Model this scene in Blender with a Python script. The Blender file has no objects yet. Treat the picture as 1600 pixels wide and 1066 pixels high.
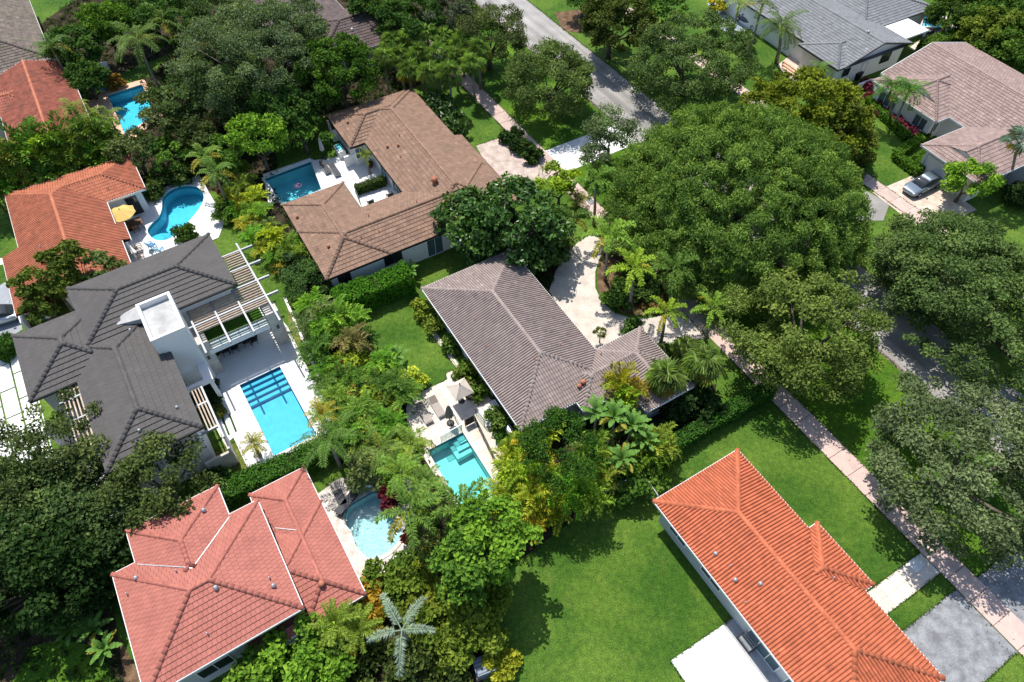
import bpy, bmesh, math, random
import numpy as np
from mathutils import Vector, Matrix
from mathutils.geometry import delaunay_2d_cdt

# ------------------------------------------------------------------ camera, sky, sun, exposure
sc = bpy.context.scene
CAM_H = 48.0
PITCH = math.radians(52.5)
cam_d = bpy.data.cameras.new("camera"); cam = bpy.data.objects.new("camera", cam_d)
sc.collection.objects.link(cam)
cam.location = (0, 0, CAM_H); cam.rotation_euler = (math.pi/2 - PITCH, 0, 0)
cam_d.sensor_width = 36.0; cam_d.lens = 24.0; cam_d.clip_start = 0.5; cam_d.clip_end = 3000
sc.camera = cam
SUN_EL = math.radians(63.5)
SUN_AZ = (-0.478, 0.878)                    # horizontal direction towards the sun
w = bpy.data.worlds.new("World"); sc.world = w; w.use_nodes = True
nt = w.node_tree; bg = nt.nodes["Background"]
sky = nt.nodes.new("ShaderNodeTexSky"); sky.sky_type = 'NISHITA'; sky.sun_disc = False
sky.sun_elevation = SUN_EL; sky.sun_rotation = math.atan2(SUN_AZ[0], SUN_AZ[1])
nt.links.new(sky.outputs[0], bg.inputs[0]); bg.inputs[1].default_value = 0.145
sd = bpy.data.lights.new("sun", 'SUN'); sun = bpy.data.objects.new("sun", sd); sc.collection.objects.link(sun)
sd.energy = 4.6; sd.angle = math.radians(0.53); sd.color = (1.0, 0.955, 0.88)
sun.rotation_euler = Vector((SUN_AZ[0]*math.cos(SUN_EL), SUN_AZ[1]*math.cos(SUN_EL), math.sin(SUN_EL))).to_track_quat('Z', 'Y').to_euler()
sun.location = (-40, 70, 110)
vs = sc.view_settings; vs.view_transform = 'Standard'; vs.look = 'None'; vs.exposure = 0.34; vs.gamma = 1.0
vs.use_curve_mapping = False
sc.render.engine = 'CYCLES'
sc.cycles.max_bounces = 6; sc.cycles.diffuse_bounces = 3; sc.cycles.glossy_bounces = 3
sc.cycles.transmission_bounces = 4; sc.cycles.transparent_max_bounces = 12
sc.cycles.caustics_reflective = False; sc.cycles.caustics_refractive = False

# ------------------------------------------------------------------ helpers: places
FPX = 1600*24/36.0
def P(px, py, z=0.0):
    """place on the plane at height z that was surveyed at this pixel of the 1600x1066 photograph"""
    x = (px-800)/FPX; y = -(py-533)/FPX
    d = Vector((x, y*math.sin(PITCH)+math.cos(PITCH), y*math.cos(PITCH)-math.sin(PITCH)))
    t = (z-CAM_H)/d.z
    return Vector((d.x*t, d.y*t, z))
def UV(u, v, ang=301.0, z=0.0):
    a = math.radians(ang)
    return Vector((u*math.cos(a)-v*math.sin(a), u*math.sin(a)+v*math.cos(a), z))
def PL(*pts, z=0.0): return [P(x, y, z).to_2d() for x, y in pts]
def UL(ang, *pts): return [UV(u, v, ang).to_2d() for u, v in pts]

# ------------------------------------------------------------------ helpers: objects
COL = sc.collection
def link(o): COL.objects.link(o); return o
def tag(o, label=None, cat=None, group=None, kind=None):
    if label: o['label'] = label
    if cat: o['category'] = cat
    if group: o['group'] = group
    if kind: o['kind'] = kind
    return o
def empty(name, loc, rz=0.0, label=None, cat=None, group=None):
    o = bpy.data.objects.new(name, None); o.location = loc; o.rotation_euler = (0, 0, rz); o.empty_display_size = 0.3
    link(o); return tag(o, label, cat, group)
def obj(name, me, mat=None, parent=None, loc=None, rot=None, kind=None, color=None):
    o = bpy.data.objects.new(name, me); link(o)
    if mat and not len(me.materials): me.materials.append(mat)
    if parent: o.parent = parent
    if loc is not None: o.location = loc
    if rot is not None: o.rotation_euler = rot
    if kind: o['kind'] = kind
    if color is not None: o.color = (*color, 1)
    return o
def copy_obj(o, parent=None):
    c = o.copy(); COL.objects.link(c)
    if parent: c.parent = parent
    return c
def copy_tree(root, loc, rz=0.0, label=None, group=None, s=1.0):
    r = copy_obj(root); r.location = loc; r.rotation_euler = (0, 0, rz); r.scale = (s, s, s)
    if label: r['label'] = label
    if group: r['group'] = group
    for ch in list(root.children):
        c = copy_obj(ch, r)
        for g in list(ch.children): copy_obj(g, c)
    return r
def np_mesh(name, V, loops, totals, tint=None, smooth=False):
    me = bpy.data.meshes.new(name)
    V = np.asarray(V, np.float32); loops = np.asarray(loops, np.int32).ravel(); totals = np.asarray(totals, np.int32)
    me.vertices.add(len(V)); me.vertices.foreach_set("co", V.ravel())
    me.loops.add(len(loops)); me.loops.foreach_set("vertex_index", loops)
    me.polygons.add(len(totals)); st = np.concatenate([[0], np.cumsum(totals)[:-1]]).astype(np.int32)
    me.polygons.foreach_set("loop_start", st); me.polygons.foreach_set("loop_total", totals)
    me.polygons.foreach_set("use_smooth", np.full(len(totals), smooth))
    me.update(calc_edges=True)
    if tint is not None:
        a = me.attributes.new("tint", 'FLOAT', 'FACE'); a.data.foreach_set("value", np.asarray(tint, np.float32))
    return me
class MB:
    """collects simple solids and makes one mesh of them"""
    def __init__(s): s.v = []; s.f = []; s.sm = []
    def add(s, v, f, smooth=False):
        n = len(s.v); s.v += [tuple(p) for p in v]; s.f += [[i+n for i in q] for q in f]; s.sm += [smooth]*len(f); return s
    def box(s, x0, x1, y0, y1, z0, z1, M=None):
        v = [Vector(p) for p in ((x0,y0,z0),(x1,y0,z0),(x1,y1,z0),(x0,y1,z0),(x0,y0,z1),(x1,y0,z1),(x1,y1,z1),(x0,y1,z1))]
        if M is not None: v = [M @ p for p in v]
        return s.add(v, [[3,2,1,0],[4,5,6,7],[0,1,5,4],[1,2,6,5],[2,3,7,6],[3,0,4,7]])
    def beam(s, a, b, wd, h, up=Vector((0,0,1))):
        a = Vector(a); b = Vector(b); d = (b-a); L = d.length; d.normalize()
        sx = d.cross(up); 
        if sx.length < 1e-4: sx = Vector((1,0,0))
        sx.normalize(); uz = sx.cross(d)
        M = Matrix(((d.x,sx.x,uz.x,a.x),(d.y,sx.y,uz.y,a.y),(d.z,sx.z,uz.z,a.z),(0,0,0,1)))
        return s.box(0, L, -wd/2, wd/2, -h/2, h/2, M)
    def tube(s, pts, rad, n=6, cap=True):
        pts = [Vector(p) for p in pts]; m = len(pts)
        if not isinstance(rad, (list, tuple)): rad = [rad]*m
        v = []
        for i, p in enumerate(pts):
            d = (pts[min(i+1, m-1)]-pts[max(i-1, 0)]).normalized()
            a = d.orthogonal().normalized() if abs(d.z) > .95 else d.cross(Vector((0,0,1))).normalized()
            if abs(d.z) > .95: a = (Vector((1,0,0))-d*d.x).normalized()
            b = d.cross(a)
            for k in range(n):
                t = 2*math.pi*k/n; v.append(p+(a*math.cos(t)+b*math.sin(t))*rad[i])
        f = [[i*n+k, i*n+(k+1)%n, (i+1)*n+(k+1)%n, (i+1)*n+k] for i in range(m-1) for k in range(n)]
        s.add(v, f, True)
        if cap: s.f += [[len(s.v)-n+k for k in range(n)], [len(s.v)-n*m+k for k in reversed(range(n))]]; s.sm += [False]*2
        return s
    def lathe(s, prof, n=16, c=(0,0,0)):
        v = [(c[0]+r*math.cos(2*math.pi*k/n), c[1]+r*math.sin(2*math.pi*k/n), c[2]+z) for r, z in prof for k in range(n)]
        f = [[i*n+k, i*n+(k+1)%n, (i+1)*n+(k+1)%n, (i+1)*n+k] for i in range(len(prof)-1) for k in range(n)]
        return s.add(v, f, True)
    def mesh(s, name):
        me = bpy.data.meshes.new(name); me.from_pydata(s.v, [], s.f); me.polygons.foreach_set("use_smooth", s.sm); me.update(); return me
    def build(s, name, mat, parent=None, **k): return obj(name, s.mesh(name), mat, parent, **k)

# ------------------------------------------------------------------ materials
def N(t, typ, **kw):
    n = t.nodes.new(typ)
    for k, v in kw.items(): setattr(n, k, v)
    return n
def base_mat(name):
    m = bpy.data.materials.new(name); m.use_nodes = True
    return m, m.node_tree, m.node_tree.nodes["Principled BSDF"]
def noise_col(t, co, scale, c0, c1, lo=.35, hi=.65, det=4.0):
    n = N(t, "ShaderNodeTexNoise"); n.inputs["Scale"].default_value = scale; n.inputs["Detail"].default_value = det
    t.links.new(co, n.inputs["Vector"])
    r = N(t, "ShaderNodeValToRGB"); r.color_ramp.elements[0].position = lo; r.color_ramp.elements[1].position = hi
    r.color_ramp.elements[0].color = (*c0, 1); r.color_ramp.elements[1].color = (*c1, 1)
    t.links.new(n.outputs["Fac"], r.inputs["Fac"]); return r.outputs["Color"]
def mixc(t, a, b, fac, mode='MIX'):
    m = N(t, "ShaderNodeMix", data_type='RGBA', blend_type=mode)
    if isinstance(fac, (int, float)): m.inputs[0].default_value = fac
    else: t.links.new(fac, m.inputs[0])
    for i, x in ((6, a), (7, b)):
        if isinstance(x, tuple): m.inputs[i].default_value = (*x, 1)
        else: t.links.new(x, m.inputs[i])
    return m.outputs[2]
def surf(name, c, var=.18, scale=1.2, rough=.8, fine=18.0, bump=.0, spec=.3, metal=0.0, tint=False, stain=None, stain_scale=.5, dist=.02):
    """solid colour broken up by two noises, optional stains and fine relief"""
    m, t, b = base_mat(name); co = N(t, "ShaderNodeTexCoord").outputs["Object"]
    k = lambda f: tuple(min(1, x*f) for x in c)
    a = noise_col(t, co, scale, k(1-var), k(1+var))
    f = noise_col(t, co, fine, (1-var*.7,)*3, (1+var*.5,)*3)
    o = mixc(t, a, f, 1.0, 'MULTIPLY')
    if stain:
        n = N(t, "ShaderNodeTexNoise"); n.inputs["Scale"].default_value = stain_scale; n.inputs["Detail"].default_value = 6
        t.links.new(co, n.inputs["Vector"])
        r = N(t, "ShaderNodeMapRange"); r.inputs[1].default_value = .52; r.inputs[2].default_value = .72; r.inputs[4].default_value = .6
        t.links.new(n.outputs["Fac"], r.inputs[0]); o = mixc(t, o, stain, r.outputs[0])
    if tint:
        at = N(t, "ShaderNodeAttribute", attribute_name="tint")
        v = N(t, "ShaderNodeCombineColor"); 
        for i in range(3): t.links.new(at.outputs["Fac"], v.inputs[i])
        o = mixc(t, o, v.outputs[0], 1.0, 'MULTIPLY')
    t.links.new(o, b.inputs["Base Color"]); b.inputs["Roughness"].default_value = rough
    b.inputs["Specular IOR Level"].default_value = spec; b.inputs["Metallic"].default_value = metal
    if bump:
        n = N(t, "ShaderNodeTexNoise"); n.inputs["Scale"].default_value = fine; n.inputs["Detail"].default_value = 5
        t.links.new(co, n.inputs["Vector"])
        bp = N(t, "ShaderNodeBump"); bp.inputs["Strength"].default_value = bump; bp.inputs["Distance"].default_value = dist
        t.links.new(n.outputs["Fac"], bp.inputs["Height"]); t.links.new(bp.outputs[0], b.inputs["Normal"])
    return m
def leaf_mat(name, trans=.3, rough=.5, spec=.3):
    m, t, b = base_mat(name)
    oi = N(t, "ShaderNodeObjectInfo"); at = N(t, "ShaderNodeAttribute", attribute_name="tint")
    hs = N(t, "ShaderNodeHueSaturation"); t.links.new(oi.outputs["Color"], hs.inputs["Color"])
    t.links.new(at.outputs["Fac"], hs.inputs["Value"])
    mr = N(t, "ShaderNodeMapRange"); mr.inputs[1].default_value = .5; mr.inputs[2].default_value = 1.7; mr.inputs[3].default_value = .515; mr.inputs[4].default_value = .475
    t.links.new(at.outputs["Fac"], mr.inputs[0]); t.links.new(mr.outputs[0], hs.inputs["Hue"])
    t.links.new(hs.outputs[0], b.inputs["Base Color"]); b.inputs["Roughness"].default_value = rough
    b.inputs["Specular IOR Level"].default_value = spec
    tr = N(t, "ShaderNodeBsdfTranslucent"); t.links.new(mixc(t, hs.outputs[0], (1.0, .95, .35), 1.0, 'MULTIPLY'), tr.inputs[0])
    mx = N(t, "ShaderNodeMixShader"); mx.inputs[0].default_value = trans
    t.links.new(b.outputs[0], mx.inputs[1]); t.links.new(tr.outputs[0], mx.inputs[2])
    t.links.new(mx.outputs[0], t.nodes["Material Output"].inputs[0]); return m
def lawn_mat(name, c0, c1, c2):
    m, t, b = base_mat(name); co = N(t, "ShaderNodeTexCoord").outputs["Object"]
    a = noise_col(t, co, .22, c0, c1, .38, .62, 3.0)
    p = N(t, "ShaderNodeTexNoise"); p.inputs["Scale"].default_value = .9; p.inputs["Detail"].default_value = 8; p.inputs["Roughness"].default_value = .7
    t.links.new(co, p.inputs["Vector"])
    r = N(t, "ShaderNodeMapRange"); r.inputs[1].default_value = .54; r.inputs[2].default_value = .7; r.inputs[4].default_value = .75; t.links.new(p.outputs["Fac"], r.inputs[0])
    o = mixc(t, a, c2, r.outputs[0])
    o = mixc(t, o, noise_col(t, co, .11, (.72, .80, .72), (1.22, 1.12, 1.2), .36, .64, 5.0), 1.0, 'MULTIPLY'); o = mixc(t, o, noise_col(t, co, 2.6, (.78, .80, .8), (1.2, 1.15, 1.1), .36, .64, 6.0), 1.0, 'MULTIPLY')
    f = noise_col(t, co, 11.0, (.55,)*3, (1.5,)*3, .3, .7, 6.0); o = mixc(t, o, f, 1.0, 'MULTIPLY')
    f2 = noise_col(t, co, 38.0, (.6,)*3, (1.4,)*3, .3, .7, 3.0); o = mixc(t, o, f2, 1.0, 'MULTIPLY')
    t.links.new(o, b.inputs["Base Color"]); b.inputs["Roughness"].default_value = .9; b.inputs["Specular IOR Level"].default_value = .12
    n = N(t, "ShaderNodeTexNoise"); n.inputs["Scale"].default_value = 20; n.inputs["Detail"].default_value = 4; t.links.new(co, n.inputs["Vector"])
    bp = N(t, "ShaderNodeBump"); bp.inputs["Strength"].default_value = .8; bp.inputs["Distance"].default_value = .06
    t.links.new(n.outputs["Fac"], bp.inputs["Height"]); t.links.new(bp.outputs[0], b.inputs["Normal"]); return m
def water_mat(name, col, ripple=.15, scale=2.2, rough=.03, dist=.05):
    m, t, b = base_mat(name); co = N(t, "ShaderNodeTexCoord").outputs["Object"]
    tr = N(t, "ShaderNodeBsdfTransparent"); tr.inputs[0].default_value = (*col, 1)
    gl = N(t, "ShaderNodeBsdfGlossy"); gl.inputs["Roughness"].default_value = rough
    n = N(t, "ShaderNodeTexNoise"); n.inputs["Scale"].default_value = scale; n.inputs["Detail"].default_value = 3; n.inputs["Distortion"].default_value = .6
    t.links.new(co, n.inputs["Vector"])
    bp = N(t, "ShaderNodeBump"); bp.inputs["Strength"].default_value = ripple; bp.inputs["Distance"].default_value = dist
    t.links.new(n.outputs["Fac"], bp.inputs["Height"])
    fr = N(t, "ShaderNodeFresnel"); fr.inputs[0].default_value = 1.33
    for s_ in (gl, fr): t.links.new(bp.outputs[0], s_.inputs["Normal"])
    mx = N(t, "ShaderNodeMixShader"); t.links.new(fr.outputs[0], mx.inputs[0])
    t.links.new(tr.outputs[0], mx.inputs[1]); t.links.new(gl.outputs[0], mx.inputs[2])
    t.links.new(mx.outputs[0], t.nodes["Material Output"].inputs[0]); t.nodes.remove(b); return m
def glass_mat(name, col, alpha=.25):
    m, t, b = base_mat(name); tr = N(t, "ShaderNodeBsdfTransparent"); tr.inputs[0].default_value = (*col, 1)
    b.inputs["Base Color"].default_value = (*col, 1); b.inputs["Roughness"].default_value = .05
    mx = N(t, "ShaderNodeMixShader"); mx.inputs[0].default_value = alpha
    t.links.new(tr.outputs[0], mx.inputs[1]); t.links.new(b.outputs[0], mx.inputs[2]); t.links.new(mx.outputs[0], t.nodes["Material Output"].inputs[0]); return m

M = {}
M['lawn'] = lawn_mat('lawn_grass', (.055,.126,.016), (.090,.166,.022), (.122,.172,.030))
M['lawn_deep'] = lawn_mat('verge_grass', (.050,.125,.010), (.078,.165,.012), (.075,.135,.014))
M['turf_dry'] = lawn_mat('dry_grass', (.10,.13,.022), (.15,.17,.04), (.20,.19,.07))
M['turf'] = lawn_mat('artificial_turf', (.02,.075,.006), (.03,.09,.008), (.025,.08,.006))
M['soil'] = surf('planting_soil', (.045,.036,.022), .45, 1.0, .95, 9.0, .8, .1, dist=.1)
M['mulch'] = surf('bark_mulch', (.16,.10,.06), .4, 1.5, .95, 14.0, .9, .1, dist=.08)
M['asphalt'] = surf('pale_asphalt', (.30,.285,.27), .14, .35, .9, 24.0, .25, .2, stain=(.20,.19,.18), stain_scale=.25)
M['road'] = None
M['asphalt_dk'] = surf('grey_asphalt', (.23,.235,.245), .28, 1.3, .9, 11.0, .5, .2, stain=(.34,.35,.36), stain_scale=2.2)
M['joint'] = surf('concrete_joint', (.22,.17,.15), .2, 1.0, .9)
M['walk'] = surf('pink_concrete', (.56,.42,.37), .12, .7, .85, 16.0, .15, .2, stain=(.42,.33,.28), stain_scale=.5)
M['walk2'] = surf('pink_concrete_worn', (.50,.39,.34), .14, .7, .85, 16.0, .15, .2, stain=(.38,.31,.26), stain_scale=.6)
M['trav'] = surf('travertine', (.65,.58,.50), .06, 1.1, .7, 9.0, .08, .3, stain=(.58,.50,.43), stain_scale=1.2)
M['trav2'] = surf('travertine_tan', (.66,.56,.47), .12, 1.1, .7, 9.0, .08, .3, stain=(.50,.42,.33), stain_scale=1.2)
M['trav_joint'] = surf('travertine_joint', (.42,.36,.30), .15, 1.0, .9)
M['white_deck'] = surf('white_stone_deck', (.72,.71,.69), .04, .6, .7, 8.0, .05, .3)
M['white_slab'] = surf('white_concrete', (.70,.70,.69), .10, .9, .8, 4.0, .08, .3, stain=(.48,.48,.47), stain_scale=2.6)
M['pavers'] = None
M['pebble'] = surf('exposed_aggregate', (.64,.58,.52), .22, 2.0, .9, 11.0, .6, .2, stain=(.42,.36,.31), stain_scale=2.6, dist=.04)
M['salmon'] = surf('salmon_paving', (.68,.44,.31), .1, .8, .85, 9.0, .1, .2)
M['stucco'] = surf('white_stucco', (.78,.77,.75), .04, .5, .9, 30.0, .12, .2)
M['stucco_g'] = surf('grey_stucco', (.50,.52,.53), .05, .5, .9, 30.0, .12, .2)
M['stucco_c'] = surf('cream_stucco', (.66,.62,.56), .05, .5, .9, 30.0, .12, .2)
M['white'] = surf('white_paint', (.80,.80,.79), .03, .8, .6)
M['membrane'] = surf('white_roof_membrane', (.44,.44,.43), .12, .8, .85, 3.0, .05, .2, stain=(.30,.29,.28), stain_scale=.7)
M['dark'] = surf('dark_metal', (.05,.052,.055), .1, 2.0, .5)
M['black'] = surf('black_metal', (.02,.02,.022), .1, 2.0, .45)
M['steel'] = surf('grey_steel', (.30,.31,.33), .06, 1.0, .5, metal=.3)
M['galv'] = surf('galvanised_metal', (.50,.51,.52), .1, 4.0, .45, metal=.6)
M['glass'] = surf('dark_window_glass', (.025,.03,.034), .1, .5, .06, spec=.6)
M['glass_b'] = surf('blue_window_glass', (.08,.13,.15), .2, .5, .06, spec=.6)
M['wood'] = surf('tan_wood_slat', (.50,.40,.31), .15, 3.0, .7)
M['brownwood'] = surf('dark_wood', (.12,.06,.035), .2, 4.0, .6)
M['stone'] = surf('shell_stone', (.55,.51,.45), .12, 1.5, .85, 12.0, .3, .2, stain=(.42,.39,.34), stain_scale=2.0)
M['bark'] = surf('bark', (.13,.11,.085), .3, 3.0, .95, 14.0, .6, .1)
M['palmtrunk'] = surf('palm_trunk', (.26,.235,.20), .25, 2.0, .9, 10.0, .4, .1)
M['shaft'] = surf('crownshaft', (.14,.19,.05), .15, 3.0, .6)
M['leaf'] = leaf_mat('leaf', .36, .6, .08); M['leaf_gloss'] = leaf_mat('glossy_leaf', .26, .38, .35); M['frond'] = leaf_mat('palm_leaf', .22, .5, .08)
M['hedge_core'] = surf('hedge_interior', (.018,.035,.008), .4, 3.0, .95, 12.0, .8, .05)
M['stem'] = surf('green_stem', (.10,.13,.035), .2, 5.0, .7)
M['canvas_y'] = surf('yellow_canvas', (.66,.44,.14), .06, 2.0, .9)
M['canvas_b'] = surf('beige_canvas', (.58,.50,.42), .05, 2.0, .9)
M['canvas_g'] = surf('grey_canvas', (.20,.19,.17), .08, 3.0, .9)
M['mattress'] = surf('taupe_sling', (.36,.31,.27), .06, 3.0, .85)
M['mattress_d'] = surf('charcoal_sling', (.07,.072,.078), .1, 3.0, .8)
M['blue'] = surf('blue_plastic', (.05,.22,.42), .06, 2.0, .4)
M['ltblue'] = surf('pale_blue_fabric', (.35,.55,.68), .08, 2.0, .8)
M['turq'] = surf('turquoise_vinyl', (.10,.50,.58), .08, 2.0, .5)
M['pink'] = surf('pink_vinyl', (.62,.30,.42), .08, 2.0, .4)
M['terracotta'] = surf('terracotta', (.42,.16,.09), .12, 2.0, .8)
M['tyre'] = surf('tyre_rubber', (.02,.02,.02), .1, 3.0, .85)
M['lamp'] = surf('clear_lamp', (.65,.66,.68), .03, 2.0, .1, spec=.7)
M['red_lamp'] = surf('red_lamp', (.35,.02,.02), .05, 2.0, .15)
M['plaster_aq'] = surf('pool_plaster_aqua', (.42,.62,.74), .06, 1.4, .7, 6.0)
M['plaster_turq'] = surf('pool_plaster_turquoise', (.42,.74,.72), .06, 1.2, .7, 6.0)
M['plaster_blue'] = surf('pool_plaster_blue', (.60,.80,.85), .08, 1.0, .7, 6.0)
M['tile_blue'] = surf('blue_waterline_tile', (.06,.20,.30), .2, 8.0, .3)
M['w_aqua'] = water_mat('water_aqua', (.40,.86,.97), .05, 2.0)
M['w_cyan'] = water_mat('water_cyan', (.36,.89,.97), .08, 2.4)
M['w_turq'] = water_mat('water_turquoise', (.56,.94,.94), .05, 1.6)
M['w_deep'] = water_mat('water_deep_blue', (.46,.87,.93), .06, 2.0)
M['w_pale'] = water_mat('water_pale', (.74,.93,.94), 1.0, 5.5, .13, .13)
def roof_mat(name, c, var=.14, rough=.75, stain=None, st_scale=.4, spec=.25):
    return surf(name, c, var, 1.6, rough, 12.0, .12, spec, tint=True, stain=stain, stain_scale=st_scale)
M['r_orange'] = roof_mat('orange_clay_tile', (.455,.132,.064), .09, .75, (.36,.10,.052), .6)
M['r_orange2'] = roof_mat('salmon_clay_tile', (.41,.142,.078), .12, .75, (.31,.10,.06), .8)
M['r_red'] = roof_mat('weathered_red_tile', (.34,.115,.075), .2, .8, (.20,.09,.07), .9)
M['r_pink'] = roof_mat('pink_red_flat_tile', (.39,.138,.105), .06, .75, (.31,.105,.082), .7)
M['r_brown'] = roof_mat('brown_flat_tile', (.235,.145,.10), .12, .8, (.20,.13,.09), .6)
M['r_mauve'] = roof_mat('mauve_grey_tile', (.285,.228,.207), .08, .75, (.30,.24,.22), .5)
M['r_dark'] = roof_mat('charcoal_flat_tile', (.084,.078,.075), .08, .7, (.072,.067,.065), .4)
M['r_grey'] = roof_mat('grey_flat_tile', (.20,.205,.215), .08, .75, (.16,.165,.17), .4)
M['r_rose'] = roof_mat('rose_brown_tile', (.30,.215,.19), .14, .75, (.24,.17,.15), .8)
M['r_old'] = roof_mat('old_grey_brown_shingle', (.155,.125,.105), .25, .9, (.12,.13,.07), .7)
M['r_old2'] = roof_mat('old_mauve_shingle', (.115,.088,.085), .2, .9, (.09,.07,.065), .7)

# ------------------------------------------------------------------ ground sheets
def inside(p, poly):
    x, y = p[0], p[1]; c = False; n = len(poly)
    for i in range(n):
        x1, y1 = poly[i][0], poly[i][1]; x2, y2 = poly[i-1][0], poly[i-1][1]
        if (y1 > y) != (y2 > y) and x < (x2-x1)*(y-y1)/(y2-y1)+x1: c = not c
    return c
def sheet_data(outer, holes=()):
    pts = []; edges = []
    for ring in (outer, *holes):
        n = len(pts); k = len(ring); pts += [Vector((p[0], p[1])) for p in ring]; edges += [(n+i, n+(i+1) % k) for i in range(k)]
    v, e, f, *_ = delaunay_2d_cdt(pts, edges, [], 0, 1e-4)
    out = []
    for t in f:
        c = sum((v[i] for i in t), Vector((0, 0)))/len(t)
        if inside(c, outer) and not any(inside(c, h) for h in holes):
            a = v[t[1]]-v[t[0]]; b = v[t[2]]-v[t[0]]
            out.append(list(t) if a.x*b.y-a.y*b.x > 0 else list(reversed(t)))
    return v, out
def area2(r): return sum(r[i-1][0]*r[i][1]-r[i][0]*r[i-1][1] for i in range(len(r)))
def ring_ccw(r): return list(r) if area2(r) > 0 else list(reversed(r))
def sheet(name, outer, z, mat, holes=(), thick=0.0, parent=None, kind='structure'):
    if not holes:
        bx = (min(p[0] for p in outer), max(p[0] for p in outer), min(p[1] for p in outer), max(p[1] for p in outer))
        holes = [h for h in HOLES if min(p[0] for p in h) < bx[1] and max(p[0] for p in h) > bx[0] and min(p[1] for p in h) < bx[3] and max(p[1] for p in h) > bx[2]]
    v, f = sheet_data(outer, holes); mb = MB(); mb.add([(p.x, p.y, z) for p in v], f)
    if thick:
        for r, sg in [(ring_ccw(outer), 1)]:
            k = len(r); vv = [(p[0], p[1], z) for p in r]+[(p[0], p[1], z-thick) for p in r]
            q = [[i, i+k, (i+1) % k+k, (i+1) % k] for i in range(k)]
            mb.add(vv, q if sg > 0 else [list(reversed(x)) for x in q])
    o = mb.build(name, mat, parent)
    if kind and not parent: o['kind'] = kind
    return o
def clip_half(poly, a, b, c):
    """keep a*x+b*y<=c"""
    out = []; n = len(poly)
    for i in range(n):
        p = poly[i]; q = poly[(i+1) % n]; dp = a*p[0]+b*p[1]-c; dq = a*q[0]+b*q[1]-c
        if dp <= 0: out.append(p)
        if (dp < 0 < dq) or (dq < 0 < dp):
            t = dp/(dp-dq); out.append((p[0]+(q[0]-p[0])*t, p[1]+(q[1]-p[1])*t))
    return out
def poly_area(p): return abs(sum(p[i-1][0]*p[i][1]-p[i][0]*p[i-1][1] for i in range(len(p))))/2 if len(p) > 2 else 0
def pave(parent, outer, ang, tw, th, z, thick, mats, name='paving_slab', joint=.03, holes=(), off=(0, 0), bond=0.0, jitter=.004, rng=random.Random(5), limit=300, org=None):
    """slabs clipped to an outline, every slab an object of its own; alike whole slabs share one mesh"""
    a = math.radians(ang); U = (math.cos(a), math.sin(a)); V = (-U[1], U[0])
    loc = [(p[0]*U[0]+p[1]*U[1], p[0]*V[0]+p[1]*V[1]) for p in outer]
    hl = [[(p[0]*U[0]+p[1]*U[1], p[0]*V[0]+p[1]*V[1]) for p in h] for h in holes]
    u0 = min(p[0] for p in loc)+off[0]-tw; u1 = max(p[0] for p in loc); v0 = min(p[1] for p in loc)+off[1]-th; v1 = max(p[1] for p in loc)
    full = {}; n = 0; r = 0; v = v0
    while v < v1:
        u = u0+(bond*tw if r % 2 else 0)-tw
        while u < u1:
            c = [p for p in loc]
            x0, x1, y0, y1 = u+joint/2, u+tw-joint/2, v+joint/2, v+th-joint/2
            for h in ((-1, 0, -x0), (1, 0, x1), (0, -1, -y0), (0, 1, y1)):
                c = clip_half(c, *h)
                if len(c) < 3: break
            ar = poly_area(c)
            if ar > .03*tw*th and n < limit:
                touch = [h for h in hl if any(x0-.1 < p[0] < x1+.1 and y0-.1 < p[1] < y1+.1 for p in h) or inside(((x0+x1)/2, (y0+y1)/2), h)]
                m = rng.choice(mats); cx, cy = (x0+x1)/2, (y0+y1)/2; dz = rng.uniform(0, jitter)
                me = None
                if touch:
                    try: vv, ff = sheet_data(c, touch)
                    except Exception: ff = []
                    if ff:
                        mb = MB(); mb.add([(p.x-cx, p.y-cy, thick) for p in vv], ff); me = mb.mesh(name)
                elif ar > .985*(x1-x0)*(y1-y0):
                    if m.name not in full:
                        full[m.name] = MB().box(-(x1-x0)/2, (x1-x0)/2, -(y1-y0)/2, (y1-y0)/2, 0, thick).mesh(name); full[m.name].materials.append(m)
                    me = full[m.name]
                else:
                    c = ring_ccw(c); k = len(c); mb = MB()
                    mb.add([(p[0]-cx, p[1]-cy, thick) for p in c]+[(p[0]-cx, p[1]-cy, 0) for p in c], [list(range(k))]+[[i, i+k, (i+1) % k+k, (i+1) % k] for i in range(k)]); me = mb.mesh(name)
                if me is not None:
                    obj(name, me, m, parent, loc=(cx*U[0]+cy*V[0], cx*U[1]+cy*V[1], z+dz), rot=(0, 0, a)); n += 1
            u += tw
        v += th; r += 1

# ---- pool outlines (world xy)
def smooth_ring(pts, n=4):
    out = []; k = len(pts)
    for i in range(k):
        p0, p1, p2, p3 = (np.array(pts[(i+j-1) % k]) for j in range(4))
        for s in range(n):
            t = s/n; out.append(tuple(.5*((2*p1)+(-p0+p2)*t+(2*p0-5*p1+4*p2-p3)*t*t+(-p0+3*p1-3*p2+p3)*t**3)))
    return out
zz = lambda s, ox, oy, *pts: [(ox+x/s, oy+y/s) for x, y in pts]
POOL = {}
POOL['kidney'] = smooth_ring([tuple(p) for p in PL(*zz(6.664, 160, 270, (640,250),(720,180),(820,145),(920,140),(1000,160),(1055,220),(1055,300),(1000,400),(900,520),(780,640),(690,700),(600,715),(530,695),(480,640),(475,590),(520,530),(590,460),(620,380),(622,310)))], 3)
POOL['patio'] = UL(301, (-25.66, 7.6), (-25.66, 10.82), (-19.0, 10.8), (-19.0, 7.6))
POOL['lap'] = UL(303, (-39.45, -1.82), (-39.45, 1.8), (-31.45, 1.8), (-31.45, -1.82))
POOL['blue'] = PL((412.7,280),(486,252.5),(503,297),(443,320))
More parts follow.
